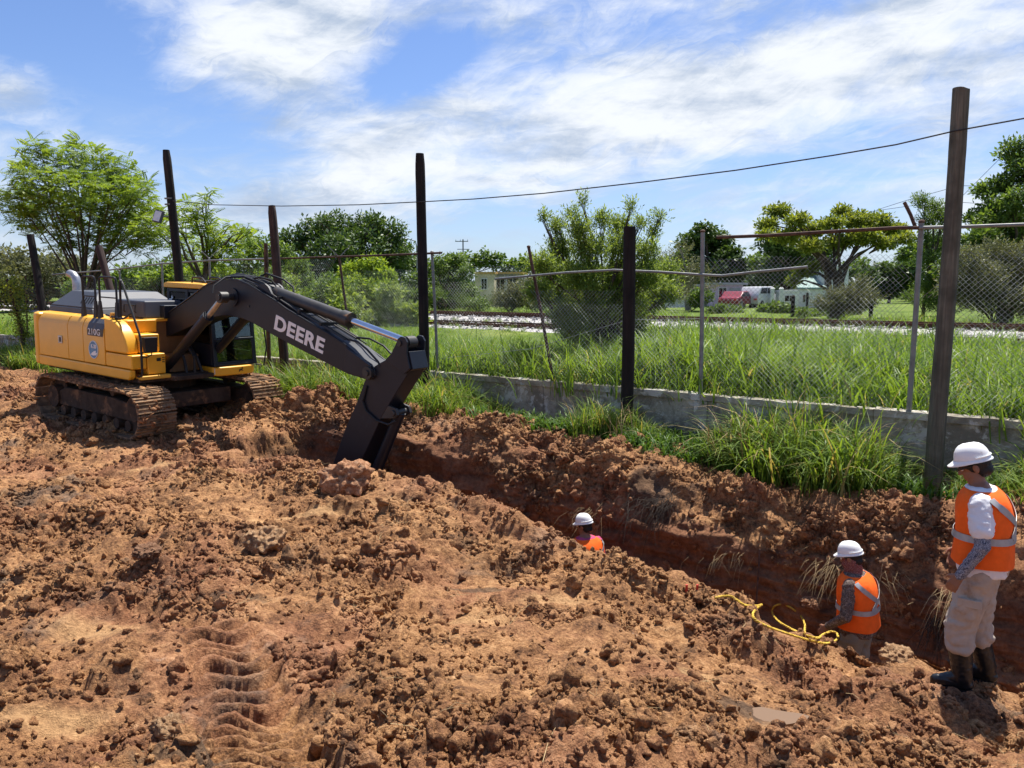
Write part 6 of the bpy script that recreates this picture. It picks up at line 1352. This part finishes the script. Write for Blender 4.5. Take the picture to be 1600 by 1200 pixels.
tuft(1390, 905, 9.2, 34, .30, 'straw', 'dead grass hanging behind the trench worker', 3, .12, (.3, -.5, -.7))
tuft(1030, 790, 9.5, 130, .42, 'root', 'matted black roots on the far bank above the deep trench', 4, .20, (-.5, -.5, -.5), .004)
tuft(925, 800, 9.3, 30, .34, 'straw', 'thin dead grass on the far bank near the deep worker', 5, .16)
tuft(1450, 985, 9.0, 60, .45, 'root', 'dark roots hanging down the trench face behind the standing worker', 6, .08, (0, -.3, -1), .004)
tuft(1490, 925, 9.2, 30, .35, 'straw', 'dead grass bundle on the far lip behind the standing worker', 7)

# ================================================================== HOUSES, CARS AND POSTS BEYOND THE RAILWAY
for nm, c in (('cream', (.62, .53, .36)), ('white_wall', (.72, .72, .70)), ('lilac', (.60, .46, .64)), ('grey_wall', (.30, .30, .31)), ('ochre_trim', (.55, .34, .09)), ('roof_green', (.20, .30, .27)), ('room_shade', (.02, .02, .022)), ('red_car', (.22, .025, .04)), ('white_car', (.68, .69, .70)), ('tin', (.36, .37, .40))):
    M[nm] = simple(nm, c, .7 if 'car' not in nm else .25, 0, .4, .10, 1.2, 0, 5, tuple(x*.6 for x in c), .12, .8)
def house(name, label, px0, px1, pyt, d, deep, mat, roof, ov=.25, wins=(), door=None, zb=None, roofh=.18, slope=0):
    b = base_at((px0+px1)/2, d); wd = (px1-px0)*d/1202; zt = at_d(px0, pyt, d)[2]; h = zt-b[2]; root = empty(name, b, (0, 0, R(-6)), label, 'house')
    wl = MB().box(-wd/2, wd/2, 0, deep, -.3, h).build('wall', M[mat], root)
    MB().prism([(-ov, h+.004), (deep+ov, h+slope+.004), (deep+ov, h+slope+roofh), (-ov, h+roofh)], -wd/2-ov, wd/2+ov, 'x').build('roof', M[roof], root)
    for (x0, x1, z0, z1) in wins:
        x0, x1, z0, z1 = -wd/2+wd*x0, -wd/2+wd*x1, h*z0, h*z1
        f = MB().box(x0-.06, x1+.06, -.06, -.004, z0-.06, z0).box(x0-.06, x1+.06, -.06, -.004, z1, z1+.06).box(x0-.06, x0, -.06, -.004, z0, z1).box(x1, x1+.06, -.06, -.004, z0, z1).box((x0+x1)/2-.02, (x0+x1)/2+.02, -.05, -.004, z0, z1).build('window', M['white_wall'], root)
        MB().box(x0+.002, x1-.002, -.03, -.006, z0+.002, z1-.002).build('pane', M['glass_dark'], f); MB().box(x0, x1, -.004, -.002, z0, z1).build('painted_room_shade', M['room_shade'], f)  # flat near-black sheet on the wall paints the shade of the room inside
    if door:
        x0, x1, z1 = -wd/2+wd*door[0], -wd/2+wd*door[1], h*door[2]; dd_ = MB().box(x0, x1, -.05, -.005, 0, z1).build('door', M['tin'], root); MB().box(x1-.12, x1-.06, -.08, -.052, .95, 1.05).build('handle', M['dark_steel'], dd_)
    return root
house('cream_house', 'cream house with ochre roof trim half hidden by scrub beyond the railway', 742, 772, 428, 68, 5, 'cream', 'ochre_trim', .1, ((.35, .62, .55, .85),))
house('annex_house', 'darker annex with flat ochre roof beside the cream house', 773, 812, 428, 70, 5, 'grey_wall', 'ochre_trim', .3, ((.05, .4, .45, .9), (.5, .95, .45, .9)))
house('lilac_house', 'small lilac house with flat overhanging roof and white barred door', 1114, 1160, 445, 68, 5, 'lilac', 'tin', .35, ((.22, .46, .36, .85),), (.56, .92, .86))
house('grey_shed', 'grey concrete shed behind the half bare tree', 1080, 1116, 447, 71, 4, 'grey_wall', 'tin', .1, ((.3, .6, .4, .8),))
house('white_house', 'two storey white house behind the flat topped tree', 1284, 1324, 420, 66, 6, 'white_wall', 'white_wall', .15, ((.1, .35, .55, .8), (.55, .85, .55, .8)))
g_ = house('green_roofed_house', 'low white house with sloping green roof beside the two storey house', 1250, 1286, 452, 65, 5, 'white_wall', 'roof_green', .2, ((.15, .4, .3, .7),), None, None, .15, 1.6)
house('white_gatehouse', 'small white block with one dark window beside a gateway', 1222, 1248, 457, 63, 2, 'white_wall', 'white_wall', .05, ((.2, .7, .45, .8),))
b = base_at(1054, 67); o = MB().box(-2.6, 2.6, 0, .2, -.3, .9).box(-2.66, 2.66, -.04, .24, .904, .98).build('garden_wall', M['white_wall'], None); o.location = b; tag(o, 'low white garden wall in front of the grey shed', 'wall')
def gate_post(px, py, d, h, label, mat='white_wall', w_=.13):
    bb = base_at(px, d); o = MB().box(-w_, w_, -w_, w_, -.2, h).frus((-w_*1.2, w_*1.2, -w_*1.2, w_*1.2), h+.003, (-w_*.5, w_*.5, -w_*.5, w_*.5), h+.10).build('gate_post', M[mat], None); o.location = bb; tag(o, label, 'post', 'posts along the far road')
gate_post(1207, 0, 62, 1.6, 'tall white gate post of the far gateway nearest the parked cars'); gate_post(1221, 0, 62, 1.6, 'tall white gate post beside the small white block')
gate_post(1240, 0, 46, 1.15, 'dark wooden fence post in the meadow behind the rails', 'wood_dark', .09); gate_post(1363, 0, 40, .75, 'short dark marker post in the grass before the open meadow', 'wood_dark', .08); gate_post(1262, 0, 60, 1.2, 'thin dark post before the green roofed house', 'wood_dark', .07)
def car(label, px, d, mat, yaw, van=False):
    bb = base_at(px, d); root = empty('parked_car', (bb[0], bb[1], bb[2]), (0, 0, yaw), label, 'car', 'cars parked before the houses')
    if van: prof = [(-2.0, .35), (-2.05, .8), (-1.95, 1.15), (-1.5, 1.75), (1.0, 1.78), (1.45, 1.2), (2.1, 1.02), (2.15, .4)]
    else: prof = [(-2.1, .35), (-2.15, .72), (-2.0, .90), (-1.45, .95), (-.8, 1.38), (.35, 1.40), (1.05, .98), (1.95, .84), (2.12, .62), (2.1, .35)]
    MB().prism(prof, -.82, .82).build('body', M[mat], root, bevel=.07, bseg=3)
    for y in (-.826, .826):
        w0 = [(-1.35, .98), (-.78, 1.30), (-.25, 1.32), (-.25, .98)] if not van else [(-1.7, 1.2), (-1.4, 1.62), (-.3, 1.64), (-.3, 1.2)]; w1_ = [(-.18, .98), (-.18, 1.32), (.30, 1.32), (.88, .98)] if not van else [(-.2, 1.2), (-.2, 1.64), (.95, 1.64), (1.3, 1.2)]
        for wp_ in (w0, w1_): MB().prism(wp_, min(y, y*1.006), max(y, y*1.006)).build('window', M['glass_dark'], root)
    for x_ in (-1.3, 1.3):
        for y in (-.78, .78): wh = MB().cyl((x_, y-.09, .32), (x_, y+.09, .32), .32, None, 20).build('wheel', M['black_rubber'], root, True); MB().cyl((x_, y-.095, .32), (x_, y+.095, .32), .19, None, 14).build('rim', M['exhaust'], wh, True)
    for y in (-.6, .6): MB().box(2.10, 2.16, y-.15, y+.15, .62, .74).build('headlight', M['sticker_pale'], root); MB().box(-2.19, -2.12, y-.12, y+.12, .66, .80).build('tail_light', M['red_plastic'], root)
car('red saloon car parked in front of the lilac house', 1152, 63, 'red_car', R(55)); car('white car parked behind the red saloon', 1186, 65, 'white_car', R(50), True)
# far utility pole with crossarms, street lamp, thin lines
bb = base_at(724, 120); up = empty('utility_pole', bb, (0, 0, 0), 'far slender utility pole with two crossarms above the tree line', 'utility pole'); hh = at_d(724, 374, 120)[2]-bb[2]
MB().cyl((0, 0, 0), (0, 0, hh), .14, .10, 8).build('shaft', M['galv'], up, True); MB().bar((-1.2, 0, hh-.3), (.8, 0, hh-.3), .12, .12).build('crossarm', M['galv'], up); MB().bar((-.9, 0, hh-1.5), (1.0, 0, hh-1.5), .10, .10).build('crossarm', M['galv'], up)
for x_ in (-1.1, -.4, .7): MB().cyl((x_, 0, hh-.25), (x_, 0, hh-.02), .06, .04, 8).build('insulator', M['sticker_pale'], up, True)
bb = base_at(652, 75); lp = empty('street_lamp', bb, (0, 0, 0), 'street lamp arm reaching left from behind the black pole', 'street lamp'); hh = at_d(652, 372, 75)[2]-bb[2]
MB().tube([(0, 0, 0), (0, 0, hh-.8), (-.1, 0, hh-.3), (-.9, 0, hh-.05)], [.08, .06, .05, .035], 8).build('mast', M['galv'], lp, True); MB().ell((-1.15, 0, hh-.08), (.35, .14, .08), 12, 8).build('lamp_head', M['galv'], lp, True)
def line(pxs, d0, d1, r_, label):
    n = len(pxs); o = MB().tube([at_d(p[0], p[1], d0+(d1-d0)*i/(n-1)) for i, p in enumerate(pxs)], r_, 5).build('power_line', M['cable'], None, True); tag(o, label, 'power line', 'thin power lines at the right')
line([(1370, 328), (1420, 312), (1500, 290), (1560, 292), (1680, 300)], 60, 50, .018, 'thin power line dipping behind the tall grey pole toward the broad tree')
line([(1480, 330), (1540, 270), (1600, 210), (1680, 130)], 55, 30, .014, 'steep thin line climbing right above the broad tree')
line([(1350, 332), (1420, 322), (1500, 316), (1560, 320), (1650, 330)], 62, 52, .018, 'lower thin power line behind the flat topped tree')
